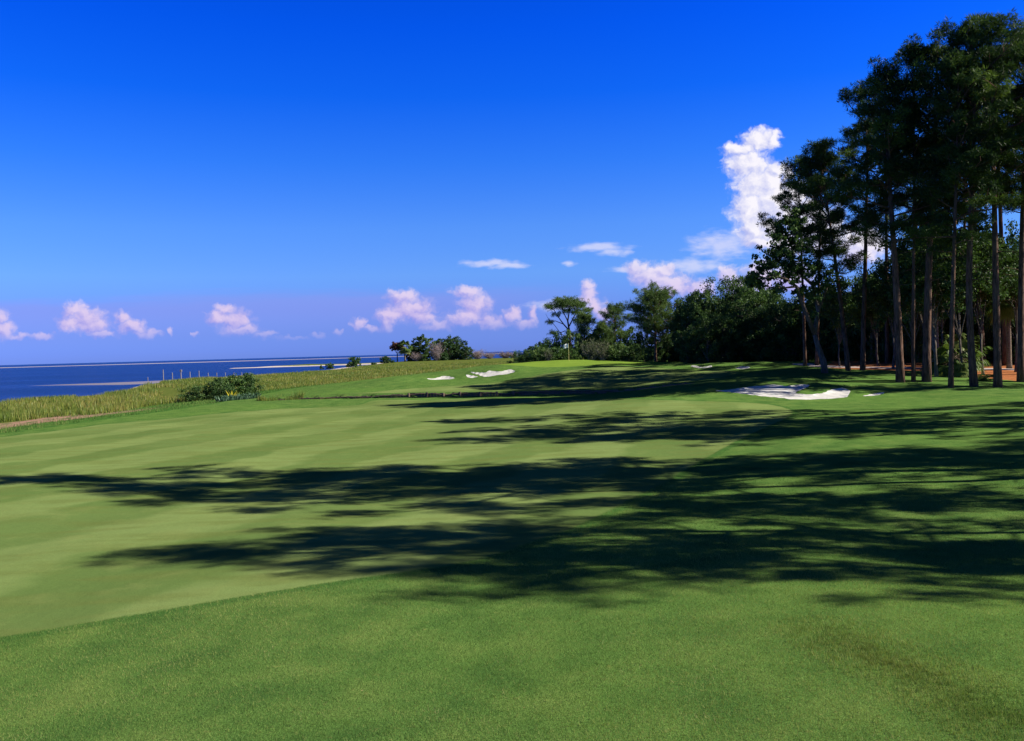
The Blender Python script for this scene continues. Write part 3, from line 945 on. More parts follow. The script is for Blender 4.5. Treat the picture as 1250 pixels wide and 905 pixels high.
def broad_parts(seed, h, R_, cb=.3, r0=.3, lean=(0, 0), nclump=150, leaf=.16, n_per=70, clump=.14, droop=0.0, trunks=1, flat=.75, elong=1.5, ragged=.15, xfl=1.0):
    r = np.random.default_rng(seed)
    mb = MB(); C = []; T = []; RR = []
    cz = h * (cb + (1 - cb) * .45)
    cen = np.array([lean[0], lean[1], cz])
    rz_ = h * (1 - cb) * .56
    forks = []
    for k in range(trunks):
        a = r.uniform(0, 6.3)
        off = np.array([math.cos(a), math.sin(a), 0]) * (0 if trunks == 1 else R_ * .25)
        fork = np.array([lean[0] * .35, lean[1] * .35, h * (cb * .75 + .05)]) + off * 1.5 + r.normal(0, .1, 3)
        p0 = off + np.array([0, 0, -.2])
        mid_ = p0 * .5 + fork * .5 + r.normal(0, .06, 3) * h * .1
        rr = r0 / math.sqrt(trunks)
        mb.tube([p0, p0 * .75 + mid_ * .25 + np.array([0, 0, .15]), mid_, fork], [rr * 1.35, rr, rr * .85, rr * .75], 8)
        forks.append((fork, rr * .75))
    # clump centres on and inside a bumpy dome
    lob = [(unit(1, r)[0], r.uniform(-ragged, ragged * 1.6)) for _ in range(10)]
    for i in range(nclump):
        d = unit(1, r)[0]
        if d[2] < -.35 and cb > .03: d[2] = -d[2] * .4
        d /= np.linalg.norm(d)
        bump = 1 + sum(w * max(0, d @ v) ** 3 for v, w in lob)
        q = r.random() ** .38 * bump
        p = cen + d * q * np.array([R_ * xfl, R_, rz_])
        if p[2] < .25: p[2] = .25 + r.random() * .3
        C.append(p); T.append(r.normal(.45, .16)); RR.append(R_ * clump * r.uniform(.6, 1.35))
    C = np.array(C)
    # limbs: from the forks to the clumps, through shared mid points
    nm = max(5, nclump // 14)
    mids = C[r.choice(len(C), nm, replace=False)] * .62 + cen * .38 * np.array([1, 1, .75])
    for q in mids:
        f, fr = forks[int(np.argmin([np.linalg.norm(q - f[0]) for f in forks]))]
        m_ = f * .5 + q * .5 + np.array([0, 0, .06 * h]) + r.normal(0, .02 * h, 3)
        mb.tube([f, m_, q], [fr * .62, fr * .42, fr * .22], 6, cap=False)
    for k in r.choice(len(C), min(len(C), nclump // 2), replace=False):
        q = mids[int(np.argmin(np.linalg.norm(mids - C[k], axis=1)))]
        m_ = q * .5 + C[k] * .5 + r.normal(0, .03 * R_, 3)
        mb.tube([q, m_, C[k]], [r0 * .13, r0 * .08, .012], 4, cap=False)
    crown = leaf_mesh('crown', C, np.array(RR), np.array(T), n_per, leaf, r, flat, .5, elong)
    me = bpy.data.meshes.new('trunk')
    me.from_pydata([tuple(map(float, v)) for v in mb.v], [], mb.f)
    me.polygons.foreach_set('use_smooth', np.full(len(me.polygons), True)); me.update()
    return me, crown


def twig_parts(seed, h, R_, n=60):
    """leafless or thinly leaved grey bush"""
    r = np.random.default_rng(seed); mb = MB(); C = []
    for i in range(n):
        a = r.uniform(0, 6.3); q = r.random() ** .6
        d = np.array([math.cos(a) * q * R_ / h * 1.3, math.sin(a) * q * R_ / h * 1.3, 1.0])
        pts = curve((math.cos(a) * .15 * R_ * q, math.sin(a) * .15 * R_ * q, -.1), d, h * r.uniform(.6, 1.05) / max(d[2] / np.linalg.norm(d), .4) * .9, (0, 0, .2), 5, r, .16)
        mb.tube(pts, [.05 * h / 3, .04 * h / 3, .03 * h / 3, .022 * h / 3, .014 * h / 3, .006], 4, cap=False)
        for k in range(5):
            b = pts[r.integers(2, 6)]
            e = b + (unit(1, r)[0] + np.array([0, 0, .6])) * h * .16
            mb.tube([b, e], [.014 * h / 3, .005], 3, cap=False)
            C.append(e)
    me = bpy.data.meshes.new('trunk')
    me.from_pydata([tuple(map(float, v)) for v in mb.v], [], mb.f); me.update()
    C = np.array(C)
    crown = leaf_mesh('crown', C, np.full(len(C), .16 * h), np.full(len(C), .5), 8, .045 * h, r, 1, .6)
    return me, crown


def palm_parts(seed, h, fr=1.9, nfr=30, r0=.2, lean=(0, 0), boots=True):
    r = np.random.default_rng(seed); mb = MB()
    n = 9
    pts = [np.array([lean[0] * (k / n) ** 1.5, lean[1] * (k / n) ** 1.5, h * k / n - (.2 if k == 0 else 0)]) for k in range(n + 1)]
    mb.tube(pts, [r0 * (1.3 if k == 0 else 1.0 - .02 * k + (.12 if k >= n - 1 and boots else 0)) for k in range(n + 1)], 10)
    topc = pts[-1]
    V = []; T = []
    st = MB()
    for i in range(nfr):
        az = i * 2.4 + r.normal(0, .2)
        u = (i + .5) / nfr
        el = 1.25 - 2.05 * u + r.normal(0, .1)
        d = np.array([math.cos(az) * math.cos(el), math.sin(az) * math.cos(el), math.sin(el)])
        L = fr * r.uniform(.5, .62)
        pc = curve(topc, d, L, (0, 0, -.45), 3, r, .02)
        st.tube(pc, [.022, .018, .015, .012], 4, cap=False)
        hub = pc[-1]; dd = pc[-1] - pc[-2]; dd /= np.linalg.norm(dd)
        sdv = np.cross(dd, [0, 0, 1]); sdv /= np.linalg.norm(sdv) + 1e-9
        upv = np.cross(sdv, dd)
        tt = .45 + .3 * (u > .75) * 1.0 + r.normal(0, .1)
        for k in range(18):
            w = (k / 17 - .5) * 3.6
            dl = dd * math.cos(w) + sdv * math.sin(w) + upv * .15 * math.cos(w * 2)
            dl /= np.linalg.norm(dl)
            LL = fr * .55 * r.uniform(.8, 1.1) * (1 - .12 * abs(w))
            a = hub; m_ = hub + dl * LL * .55; e = hub + dl * LL + np.array([0, 0, -.30 * LL - .1])
            sv = np.cross(dl, upv) ; sv /= np.linalg.norm(sv) + 1e-9
            sv = sv * .045 * fr
            V += [a, m_ - sv, e, m_ + sv]; T += [tt + r.normal(0, .05)] * 4
    crown = mesh_from('crown', np.array(V), np.arange(len(V)), 4, {'tint': np.array(T)})
    base = len(mb.v); mb.v += st.v; mb.f += [tuple(base + k for k in f) for f in st.f]
    me = bpy.data.meshes.new('trunk')
    me.from_pydata([tuple(map(float, v)) for v in mb.v], [], mb.f)
    me.polygons.foreach_set('use_smooth', np.full(len(me.polygons), True)); me.update()
    return me, crown


def plant(name, parts, mats, loc, label, cat, group=None, rz=0.0, s=1.0, stem='trunk', crown='crown', tilt=(0, 0)):
    t = thing(name, label, cat, loc, rz, group)
    t.scale = (s, s, s) if not isinstance(s, tuple) else s
    if tilt != (0, 0): t.rotation_euler = (tilt[0], tilt[1], rz)
    obj(stem, parts[0], mats[0], t)
    obj(crown, parts[1], mats[1], t)
    return t
# ------------------------------------------------------------------ the pine wood on the right
def foot(px, py, Y=None):
    """point on the ground on the line of sight px, py (or at depth Y)"""
    if Y is None: return ground_at(px, py, 20)
    p = at(px, py, Y); return np.array([p[0], Y, float(zat(p[0], Y))])


def span(px, py, Y, base):
    p = at(px, py, Y); return p - base


HERO = [  # foot pixel, depth, top pixel, crown radius, crown start, trunk radius, seed, label
    (1035.5, 452.6, 76, (1000, 181), 3.6, .50, .24, 101, 'slender pine leaning left with sunlit bark, at the left end of the pine wood', {}),
    (1053, 452.6, 76, (1062, 101), 4.0, .52, .25, 102, 'pine leaning slightly right with pale sunlit bark, beside the left-leaning slender pine', {}),
    (1099, 466, 66, (1078, 84), 4.0, .50, .34, 103, 'thick dark pine trunk leaning left, at the edge of the turf', {}),
    (1115, 467.5, 66, (1112, 62), 3.4, .58, .17, 104, 'thin pine trunk standing just right of the thick left-leaning pine', {}),
    (1131, 467, 66, (1142, 58), 4.2, .50, .36, 105, 'thick straight pine with shaded trunk, between two thin trunks', {}),
    (1160.5, 473, 62, (1166, 70), 3.5, .48, .20, 106, 'mossy green-barked pine, its foot in the grass nearest the fairway', {}),
    (1189, 471, 62.5, (1186, 30), 4.2, .55, .30, 107, 'pine whose trunk curves at the foot, left of the tall straight one', {'sweep': 1.4}),
    (1218, 473, 62, (1216, 26), 4.2, .58, .31, 108, 'tall straight dark pine, the last whole trunk before the picture edge', {'sweep': .1}),
    (1246, 467, 66, (1252, 40), 4.0, .55, .30, 109, 'pine trunk right at the right edge of the picture', {}),
    (983, 446.5, 88, (972, 196), 3.4, .50, .20, 110, 'thin pine with white sunlit lower trunk, the leftmost of the wood', {'dens': .76}),
    (997, 446.5, 88, (1004, 178), 3.2, .55, .21, 111, 'thin straight pine behind the forked leaning oak', {'dens': .76}),
]
G = 'tall pines of the wood on the right'
for px, py, Y, tp_, R_, cb, r0, seed, lab, kw in HERO:
    b = foot(px, py, Y)
    tpt = span(tp_[0], tp_[1], Y, b)
    prt = pine_parts(seed, tpt[2], (tpt[0], rng.normal(0, .5)), R_, cb - .06, r0 * .84, nmul=1.05, **kw)
    plant('pine_tree', prt, (M_pinebark, M_pine), b, lab, 'pine tree', G)

PV = [pine_parts(200 + i, 24 + (i % 3), (rng.normal(0, .8), rng.normal(0, .5)), 3.7 + .4 * (i % 2), [.50, .56, .46, .60, .52, .55][i], .24, dens=[.8, .7, .85, .75, .8, .7][i], nmul=.9) for i in range(6)]
PVH = [24 + (i % 3) for i in range(6)]


def pine_copy(k, x, y, h, rz, label, group, squash=1.0):
    s = h / PVH[k]
    t = thing('pine_tree', label, 'pine tree', (x, y, float(zat(x, y))), rz, group)
    t.scale = (s * squash, s * squash, s)
    for nm, me, mt in (('trunk', PV[k][0], M_pinebark), ('crown', PV[k][1], M_pine)):
        o = obj(nm, me, mt, t)
    return t


BACK = [  # px of the trunk, depth, top y, label
    (1083.7, 90, 150),  (1125, 92, 140), (1150, 98, 160), (1180, 100, 150),
    (1200, 84, 70), (1228, 82, 60), (1260, 78, 50), (1285, 72, 70), (1290, 90, 90), (1320, 76, 40), (1350, 84, 60), (1285, 62, 50), (1320, 62, 60), (1345, 66, 60)]
for i, (px, Y, ty) in enumerate(BACK):
    b = foot(px, 445, Y)
    h = at(px, ty, Y)[2] - b[2]
    vis = px < 1250
    lab = 'tall dark pine deeper in the wood, its trunk half hidden behind the front row' if vis else 'tall pine just beyond the right edge of the picture'
    pine_copy(i % 6, b[0], b[1], h, rng.uniform(0, 6.28), lab, 'pines of the second row in the wood' if vis else 'pines beyond the right edge', .95)

SHADE = [(30.5, 13.5, 23), (35.5, 11.5, 24), (43.5, 11.9, 24), (41, 9.3, 22), (29.5, 15.6, 21), (48, 11.2, 24),
         (30.5, 18.6, 20), (39, 18.0, 22), (27, 22.0, 23.5), (38, 41, 24), (38, 34.5, 22),
         (23.5, 26.4, 26), (28.5, 23.6, 26), (31, 26.2, 24), (36.5, 23.0, 25), (40, 26.4, 25), (47, 24.2, 24),
         (34, 47.5, 25), (33, 42, 22), (35, 37.5, 24), (41, 44, 24), (41, 37.5, 23), (47, 33, 23), (50, 40, 24),
         (53, 16.5, 25), (57, 27, 25), (60, 44, 25), (58, 60, 24)]
for i, (x, y, h) in enumerate(SHADE):
    pine_copy((i * 5 + 1) % 6, x, y, h, rng.uniform(0, 6.28), 'tall pine outside the right edge that throws shade on the fairway', 'pines outside the picture shading the fairway', 1.0)

# ------------------------------------------------------------------ oaks, palms and undergrowth in the wood
OV = [broad_parts(300, 9.5, 5.4, .02, .34, nclump=300, leaf=.17, n_per=95, clump=.15), broad_parts(301, 8.5, 5.8, .0, .32, nclump=300, leaf=.17, n_per=95, clump=.15, trunks=2),
      broad_parts(302, 9.0, 4.8, .06, .30, nclump=260, leaf=.17, n_per=95, clump=.15), broad_parts(303, 7.0, 4.2, .0, .25, nclump=230, leaf=.16, n_per=90, clump=.16, trunks=2)]
OVH = [9.5, 8.5, 9.0, 7.0]


def oak_copy(k, b, h, w, rz, label, group, name='oak_tree', mat=None, parts=None, hh=None, cat='oak tree'):
    P_ = parts or OV[k]; H_ = hh or OVH[k]
    t = thing(name, label, cat, b, rz, group)
    t.scale = (w, w, h / H_)
    obj('trunk', P_[0], M_oakbark, t); obj('crown', P_[1], mat or M_oak, t)
    return t


# the leaning oak that reaches left out of the wood
b = foot(1007, 455, 74)
r = np.random.default_rng(55)
mb = MB()
tip = lambda px, py, Y: span(px, py, Y, b)
limbs = [([tip(1007, 458, 74), tip(1005, 441, 74), tip(999, 424, 74), tip(994, 408, 74)], .30, .18),
         ([tip(994, 408, 74), tip(985, 385, 73.6), tip(972, 350, 73), tip(960, 341, 72.4), tip(945, 337, 72), tip(930, 342, 71.6)], .20, .05),
         ([tip(994, 408, 74), tip(999, 380, 74.5), tip(992, 348, 75), tip(975, 333, 75), tip(968, 318, 75), tip(966, 300, 75)], .20, .06),
         ([tip(972, 350, 73), tip(955, 352, 72), tip(935, 350, 71)], .10, .03), ([tip(975, 333, 75), tip(955, 322, 74), tip(940, 318, 73)], .09, .03),
         ([tip(966, 300, 75), tip(958, 285, 75), tip(950, 275, 74)], .06, .02), ([tip(966, 300, 75), tip(975, 280, 76), tip(985, 262, 76)], .06, .02),
         ([tip(999, 380, 74.5), tip(1010, 350, 75), tip(1015, 330, 75)], .12, .03)]
for pts, a, c_ in limbs:
    mb.tube(pts, list(np.linspace(a, c_, len(pts))), 7)
t = thing('oak_tree', 'leaning forked oak reaching its sparse branches left out of the pine wood', 'oak tree', b)
mb.build('trunk', M_oakbark, t, smooth=True)
Cc = []
for cx, cy, sx_p, sy_p, n_ in [(930, 332, 11, 9, 26), (945, 316, 13, 10, 30), (960, 300, 12, 10, 30), (952, 282, 10, 9, 20), (970, 270, 14, 10, 30), (985, 290, 14, 12, 20), (922, 344, 7, 5, 14), (962, 332, 12, 8, 22), (985, 330, 12, 10, 18), (990, 360, 16, 10, 26), (1010, 340, 14, 12, 22), (950, 352, 8, 5, 10)]:
    for k in range(n_):
        Cc.append(tip(cx + r.normal(0, sx_p * .7), cy + r.normal(0, sy_p * .7), 74 + r.normal(0, 1.4)))
Cc = np.array(Cc)
obj('crown', leaf_mesh('crown', Cc, r.uniform(.25, .6, len(Cc)), r.normal(.45, .15, len(Cc)), 38, .17, r, .7), M_oak, t)

UNDER = [  # px, depth, top y, scale of width
    (935, 108, 366, .85), (958, 104, 372, .8), (985, 106, 362, .85), (1010, 102, 352, .8), (1040, 108, 345, .9), (1068, 98, 335, .85), (1092, 104, 322, .9), (1118, 90, 325, .8),
    (1140, 100, 305, .9), (1165, 92, 318, .85), (1190, 102, 300, .95), (1215, 94, 318, .9), (1240, 98, 300, .95), (1262, 86, 300, .9), (1150, 112, 290, 1), (1205, 114, 285, 1), (1255, 112, 280, 1.05), (1300, 100, 280, 1.1), (1330, 90, 280, 1)]
for i, (px, Y, ty, w) in enumerate(UNDER):
    b = foot(px, 445, Y)
    h = at(px, ty, Y)[2] - b[2]
    oak_copy(i % 4, b, h, w, rng.uniform(0, 6.28), 'dark live oak filling the shade under the tall pines' if px < 1250 else 'dark live oak beyond the right edge under the pines', 'live oaks under the tall pines' if px < 1250 else 'live oaks beyond the right edge')
# slim broadleaved trees between the front trunks
YT = [broad_parts(350, 12, 3.0, .36, .13, nclump=120, leaf=.15, n_per=70, clump=.2, ragged=.35), broad_parts(351, 11, 2.6, .28, .11, nclump=100, leaf=.15, n_per=70, clump=.22, ragged=.35)]
for i, (px, Y, ty, w) in enumerate([(1090, 79, 330, .9), (1116, 73, 318, .9), (1143, 70, 296, 1.0), (1172, 70, 286, 1.0), (1200, 72, 300, .85), (1150, 78, 270, 1.1), (1240, 74, 310, .9), (1025, 84, 345, .8), (1072, 84, 350, .8), (1128, 80, 260, 1.0), (1185, 76, 255, 1.0)]):
    b = foot(px, 445, Y); h = at(px, ty, Y)[2] - b[2]
    oak_copy(0, b, h, w, rng.uniform(0, 6.28), 'slim leafy tree filling the gap between the front pine trunks', 'slim trees between the front pine trunks', 'broadleaf_tree', parts=YT[i % 2], hh=12 - i % 2, cat='tree')
# far belt that closes the wood
for i in range(16):
    x = 30 + i * 6.5 + rng.normal(0, 1.5); y = 128 + rng.normal(0, 5) + (i < 3) * 8
    oak_copy((i + 1) % 4, (x, y, float(zat(x, y))), rng.uniform(9, 12), 1.05, rng.uniform(0, 6.28), 'dark oak in the far belt closing the view through the wood', 'oaks of the far belt')

# oaks left of the wood, crowns down to the grass
MIDO = [(845, 118, 366, .58, 'live oak with a loose gappy crown, right of the lone pine with a bare trunk'), (862, 114, 358, .70, 'dark live oak touching the ground, left of the tallest oak in the row'),
        (884, 117, 345, .92, 'tallest and widest live oak with sunlit top, left of the pine wood'), (914, 113, 352, .85, 'broad live oak just right of the tallest oak in the row'),
        (905, 108, 392, .6, 'low dark oak in front of the tallest oak'), (850, 108, 398, .55, 'low dark oak above the thin shaded bunker'), (938, 106, 380, .7, 'dark oak at the right end of the row, over the small sunlit bunker'), (872, 106, 385, .62, 'middle one of the low dark oaks in front of the row')]
for i, (px, Y, ty, w, lab) in enumerate(MIDO):
    b = foot(px, 443, Y)
    h = at(px, ty, Y)[2] - b[2]
    oak_copy([2, 3, 0, 1][i % 4], b, h, w, rng.uniform(0, 6.28), lab, 'oaks in the row left of the pine wood')

# thicket behind the oaks: closes the view at ground level
for i in range(34):
    x = 21 + i * 2.6 + rng.normal(0, .5); y = (121 if i > 4 else 126) + rng.normal(0, 1.5) - (12 if 10 < i < 20 else 0)
    oak_copy(3, (x, y, float(zat(x, y)) - .1), rng.uniform(3.2, 5.5), .55, rng.uniform(0, 6.28), 'low dark thicket seen between the oak and pine trunks', 'thicket under and behind the oaks', 'thicket_bush', cat='bush')

# palms and palmettos
PALM = [palm_parts(400, 6.0, 2.2, 34, .2), palm_parts(401, 1.2, 2.0, 26, .22)]


def palm(k, b, s, label, group=None, cat='palm tree', name='palm_tree'):
    t = thing(name, label, cat, b, rng.uniform(0, 6.28), group)
    t.scale = (s, s, s)
    obj('trunk', PALM[k][0], M_palmbark, t); obj('crown', PALM[k][1], M_palm, t)


palm(0, foot(1232, 445, 78), 1.05, 'palm with sunlit fan leaves behind the last straight pine at the right')
palm(0, foot(1142, 450, 74), 1.5, 'dark palm standing behind the thick straight pine')
palm(0, foot(1065, 440, 95), .9, 'palm behind the right-leaning pine, deep in the wood')
for px, Y, s in [(1145, 72, .8), (1168, 71, 1.1), (1152, 78, 1.1), (1176, 80, 1.2)]:
    palm(1, foot(px, 460, Y), s, 'dark fan-leaved palmetto clump on the pine straw between the trunks', 'palmettos between the trunks', 'palmetto', 'palmetto_bush')

SV = [broad_parts(500 + i, 2.4, 1.7, .02, .06, nclump=60, leaf=.12, n_per=60, clump=.24, trunks=3) for i in range(4)]


def bush(k, b, h, w, label, group, mat=M_shrub, name='shrub', cat='shrub', rz=None):
    t = thing(name, label, cat, b, rng.uniform(0, 6.28) if rz is None else rz, group)
    t.scale = (w / 3.4, w / 3.4, h / 2.4)
    obj('trunk', SV[k][0], M_oakbark, t); obj('crown', SV[k][1], mat, t)
    return t


b = foot(1061, 443, 92)
for px, Y, h, w in [(1075, 92, 1.5, 2.4), (1203, 67, .5, 2.0), (1010, 102, 2.2, 4)]:
    bush(int(px) % 4, foot(px, 455, Y), h, w, 'low green shrub in the straw between the trunks', 'low shrubs in the wood')

# ------------------------------------------------------------------ behind the green
b = foot(800.5, 441, 123)
tpt = span(800, 362, 123, b)
plant('pine_tree', pine_parts(601, tpt[2], (.1, 0), 4.0, .44, .19, dens=2.2, nmul=.9, stubs=2, sweep=.1, tuft=(.34, .04, 18)), (M_pinebark, M_pine_lit), b,
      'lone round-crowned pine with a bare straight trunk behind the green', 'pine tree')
b = foot(752, 440, 140)
tpt = span(751, 374, 140, b)
plant('pine_tree', pine_parts(602, tpt[2], (-.1, 0), 2.8, .42, .13, dens=1.1, nmul=.8, sweep=.5, tuft=(.34, .04, 18)), (M_pinebark, M_pine_lit), b, 'small narrow pine standing between the umbrella pine and the lone pine', 'pine tree')
b = foot(715, 440, 142)
tpt = span(712, 384, 142, b)
plant('pine_tree', pine_parts(603, tpt[2], (-.1, 0), 2.3, .25, .12, dens=1.0, nmul=.9, sweep=.3, tuft=(.34, .04, 18)), (M_pinebark, M_pine_lit), b, 'bushy young pine hugging the right side of the umbrella pine', 'pine tree')
b = foot(737, 440, 138)
tpt = span(731, 394, 138, b)
plant('pine_tree', pine_parts(604, tpt[2], (-.1, 0), 1.7, .3, .1, dens=.8, nmul=.8, sweep=.3, tuft=(.34, .04, 18)), (M_pinebark, M_pine_lit), b, 'shortest young pine above the grey bushes behind the green', 'pine tree')
# umbrella pine: forking trunk and a wide airy crown
Y = 146
b = foot(697, 440, Y)
r = np.random.default_rng(77)
mb = MB(); tip = lambda px, py, d=0: span(px, py, Y + d, b)
LB = [([tip(697, 442), tip(696, 420), tip(695, 404), tip(693, 392), tip(695, 380), tip(697, 370)], .26, .06), ([tip(695, 404), tip(688, 396), tip(682, 388), tip(676, 378), tip(671, 374)], .14, .03),
      ([tip(695, 398), tip(700, 388, 1), tip(706, 378, 1), tip(713, 374, 1)], .12, .03), ([tip(693, 392), tip(687, 380, -1), tip(685, 372, -1)], .10, .03), ([tip(688, 396), tip(678, 392), tip(670, 391), tip(666, 383)], .07, .015),
      ([tip(696, 414), tip(685, 408, 1), tip(676, 396, 1), tip(669, 388, 1)], .08, .015), ([tip(695, 380), tip(702, 372), tip(706, 368)], .07, .02), ([tip(706, 378, 1), tip(714, 381, 1), tip(719, 379)], .06, .02),
      ([tip(690, 404), tip(680, 408), tip(672, 406)], .07, .02)]
for pts, a, c_ in LB: mb.tube(pts, list(np.linspace(a, c_, len(pts))), 6)
t = thing('pine_tree', 'umbrella pine with a forking trunk and airy crown above the flag', 'pine tree', b)
mb.build('trunk', M_pinebark, t, smooth=True)
Cc = []
for cx, cy, a_, b_, n_ in [(696, 368, 11, 4, 70), (684, 373, 8, 3.5, 40), (671, 375, 5, 3, 26), (708, 372, 8, 3.5, 40), (717, 379, 5, 2.5, 24), (703, 381, 8, 3, 24), (690, 380, 6, 3, 16), (680, 384, 6, 2.5, 10), (671, 394, 4, 1.6, 10), (675, 407, 5, 2, 14), (712, 388, 6, 4, 30), (705, 392, 5, 5, 20), (699, 372, 14, 5, 50), (681, 368, 6, 3, 20)]:
    n2 = int(n_ * 3.6)
    for k in range(n2):
        Cc.append(tip(cx + r.normal(0, a_ * .55), cy + r.normal(0, b_ * .6), r.normal(0, 1.2)))
obj('crown', needle_mesh('crown', np.array(Cc), r.normal(.55, .12, len(Cc)), 18, .34, .042, r), M_pine_lit, t)

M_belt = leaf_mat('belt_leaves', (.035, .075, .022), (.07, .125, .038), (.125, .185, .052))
BELT = [  # px, top y, width px, depth, material, label
    (632, 430, 16, 138, 0), (644, 425, 20, 139, 0), (657, 421, 20, 137, 2), (668, 415, 24, 140, 0), (684, 409, 26, 141, 0), (700, 406, 26, 139, 1), (718, 404, 26, 142, 0), (735, 405, 26, 141, 1), (752, 404, 28, 141, 0),
    (770, 402, 30, 140, 0), (786, 412, 26, 142, 1), (818, 414, 28, 142, 0), (832, 404, 24, 134, 0), (650, 429, 18, 131, 2), (675, 424, 22, 130, 1), (692, 426, 18, 131, 0), (755, 420, 24, 130, 1), (772, 422, 22, 129, 0), (782, 424, 20, 134, 2), (742, 426, 18, 130, 0), (660, 426, 20, 130, 0)]
BL = ['rounded evergreen shrub in the dense belt behind the green', 'lighter green shrub in the dense belt behind the green', 'grey green shrub low in the belt behind the green']
for i, (px, ty, wpx, Y, mi) in enumerate(BELT):
    b = foot(px, 440, Y)
    h = at(px, ty, Y)[2] - b[2]; w = wpx * Y / 1082 * 1.35
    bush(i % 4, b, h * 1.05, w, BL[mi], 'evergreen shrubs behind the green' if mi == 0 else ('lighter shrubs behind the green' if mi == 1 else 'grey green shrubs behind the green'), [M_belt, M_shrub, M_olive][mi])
TW = [twig_parts(701, 3.0, 2.0), twig_parts(702, 3.0, 2.4)]
for i, (px, ty, wpx, Y, lab) in enumerate([(722, 417, 26, 129, 'pale grey leafless bush in the middle of the belt behind the green'), (736, 420, 18, 129, 'smaller grey leafless bush right of the pale one behind the green'), (668, 428, 14, 129, 'grey twiggy bush left of the flag behind the green')]):
    b = foot(px, 440, Y); h = at(px, ty, Y)[2] - b[2]; w = wpx * Y / 1082
    t = thing('bare_bush', lab, 'bush', b, rng.uniform(0, 6)); t.scale = (w / 4.2, w / 4.2, h / 3.0)
    obj('trunk', TW[i % 2][0], M_greybark, t); obj('crown', TW[i % 2][1], M_olive, t)

# ------------------------------------------------------------------ the grove on the dune and the shrubs by the sea
IS = [broad_parts(801, 12, 6.5, .0, .4, nclump=200, leaf=.5, n_per=36, clump=.16, trunks=2), broad_parts(802, 12, 8.5, .0, .4, nclump=240, leaf=.5, n_per=36, clump=.14, trunks=3)]


def spot(px, Y): p = at(px, 440, Y); return np.array([p[0], Y, float(zat(p[0], Y))])


for px, Y, ty, k, w, lab in [(516, 458, 411, 0, 1.0, 'rounder live oak of the dune grove, right beside the palm'), (553, 462, 411, 1, 1.0, 'widest live oak at the right end of the dune grove'), (536, 470, 416, 0, .8, 'oak in the middle of the dune grove, behind the other two'), (568, 458, 424, 0, .7, 'low oak sloping down at the far right of the dune grove'), (504, 466, 424, 0, .6, 'small dark oak between the palm and the rounder oak')]:
    b = spot(px, Y); h = at(px, ty, Y)[2] - b[2]
    oak_copy(0, b, h, w, rng.uniform(0, 6), lab, 'oaks of the dune grove', parts=IS[k], hh=12)
b = spot(494.5, 450); h = at(494, 424, 450)[2] - b[2]
plant('palm_tree', palm_parts(811, h, 4.4, 36, .42), (M_palmbark, M_palm), b, 'palm with yellow-green fan crown at the left of the dune grove', 'palm tree')
b = spot(485, 452); h = at(484, 418, 452)[2] - b[2]
plant('cedar_tree', broad_parts(812, h, 3.4, .45, .3, nclump=70, leaf=.45, n_per=40, clump=.25), (M_oakbark, M_red), b, 'slender tree with rusty dying foliage left of the dune palm', 'tree')
GS = [broad_parts(820 + i, 4.0, 3.0, .02, .1, nclump=60, leaf=.35, n_per=40, clump=.25, trunks=3) for i in range(2)]
GT = [twig_parts(830, 5.0, 4.0, 70)]


def dune_bush(px, Y, ty, wpx, mat, lab, k=0, group=None):
    b = spot(px, Y); h = at(px, ty, Y)[2] - b[2]; w = wpx * Y / 1082
    t = thing('dune_shrub', lab, 'shrub', b, rng.uniform(0, 6), group); t.scale = (w / 6.2, w / 6.2, h / 4.2)
    obj('trunk', GS[k % 2][0], M_oakbark, t); obj('crown', GS[k % 2][1], mat, t)


dune_bush(433, 398, 435.5, 15, M_shrub, 'windswept green shrub standing on the beach strip by the sea', 0)
dune_bush(425, 396, 444.5, 8, M_oak, 'low dark shrub at the left foot of the windswept one', 1)
dune_bush(403, 398, 442, 10, M_red, 'rusty brown bush on the beach, the leftmost of the shore shrubs', 1)
dune_bush(392, 396, 446, 5, M_red, 'tiny reddish bush left of the rusty brown bush')
dune_bush(456, 430, 442.5, 7, M_red, 'small reddish bush between the windswept shrub and the grove')
dune_bush(471, 440, 433.5, 13, M_oak, 'dark bush with a rusty edge just left of the dune grove', 1)
dune_bush(478, 438, 440, 8, M_red, 'low reddish undergrowth below the rusty tree of the grove')
dune_bush(541, 450, 430, 14, M_olive, 'grey green shrub at the foot of the dune grove')
for i, (px, Y, ty, wpx, lab) in enumerate([(508, 448, 432, 12, 'pinkish grey leafless bush before the rounder dune oak'), (583, 470, 428.5, 18, 'pinkish leafless thicket just right of the dune grove'), (598, 472, 431, 14, 'low pinkish thicket on the shore, second right of the grove'),
                                           (617, 474, 430, 18, 'pinkish brown thicket on the shore left of the green'), (533, 447, 421, 14, 'tall grey leafless bush between the two big dune oaks'), (628, 476, 432, 12, 'last low thicket on the shore beside the evergreen belt')]):
    b = spot(px, Y); h = at(px, ty, Y)[2] - b[2]; w = wpx * Y / 1082
    t = thing('bare_bush', lab, 'bush', b, rng.uniform(0, 6)); t.scale = (w / 7.0, w / 7.0, h / 5.0)
    obj('trunk', GT[0][0], M_greybark, t); obj('crown', GT[0][1], M_dry, t)

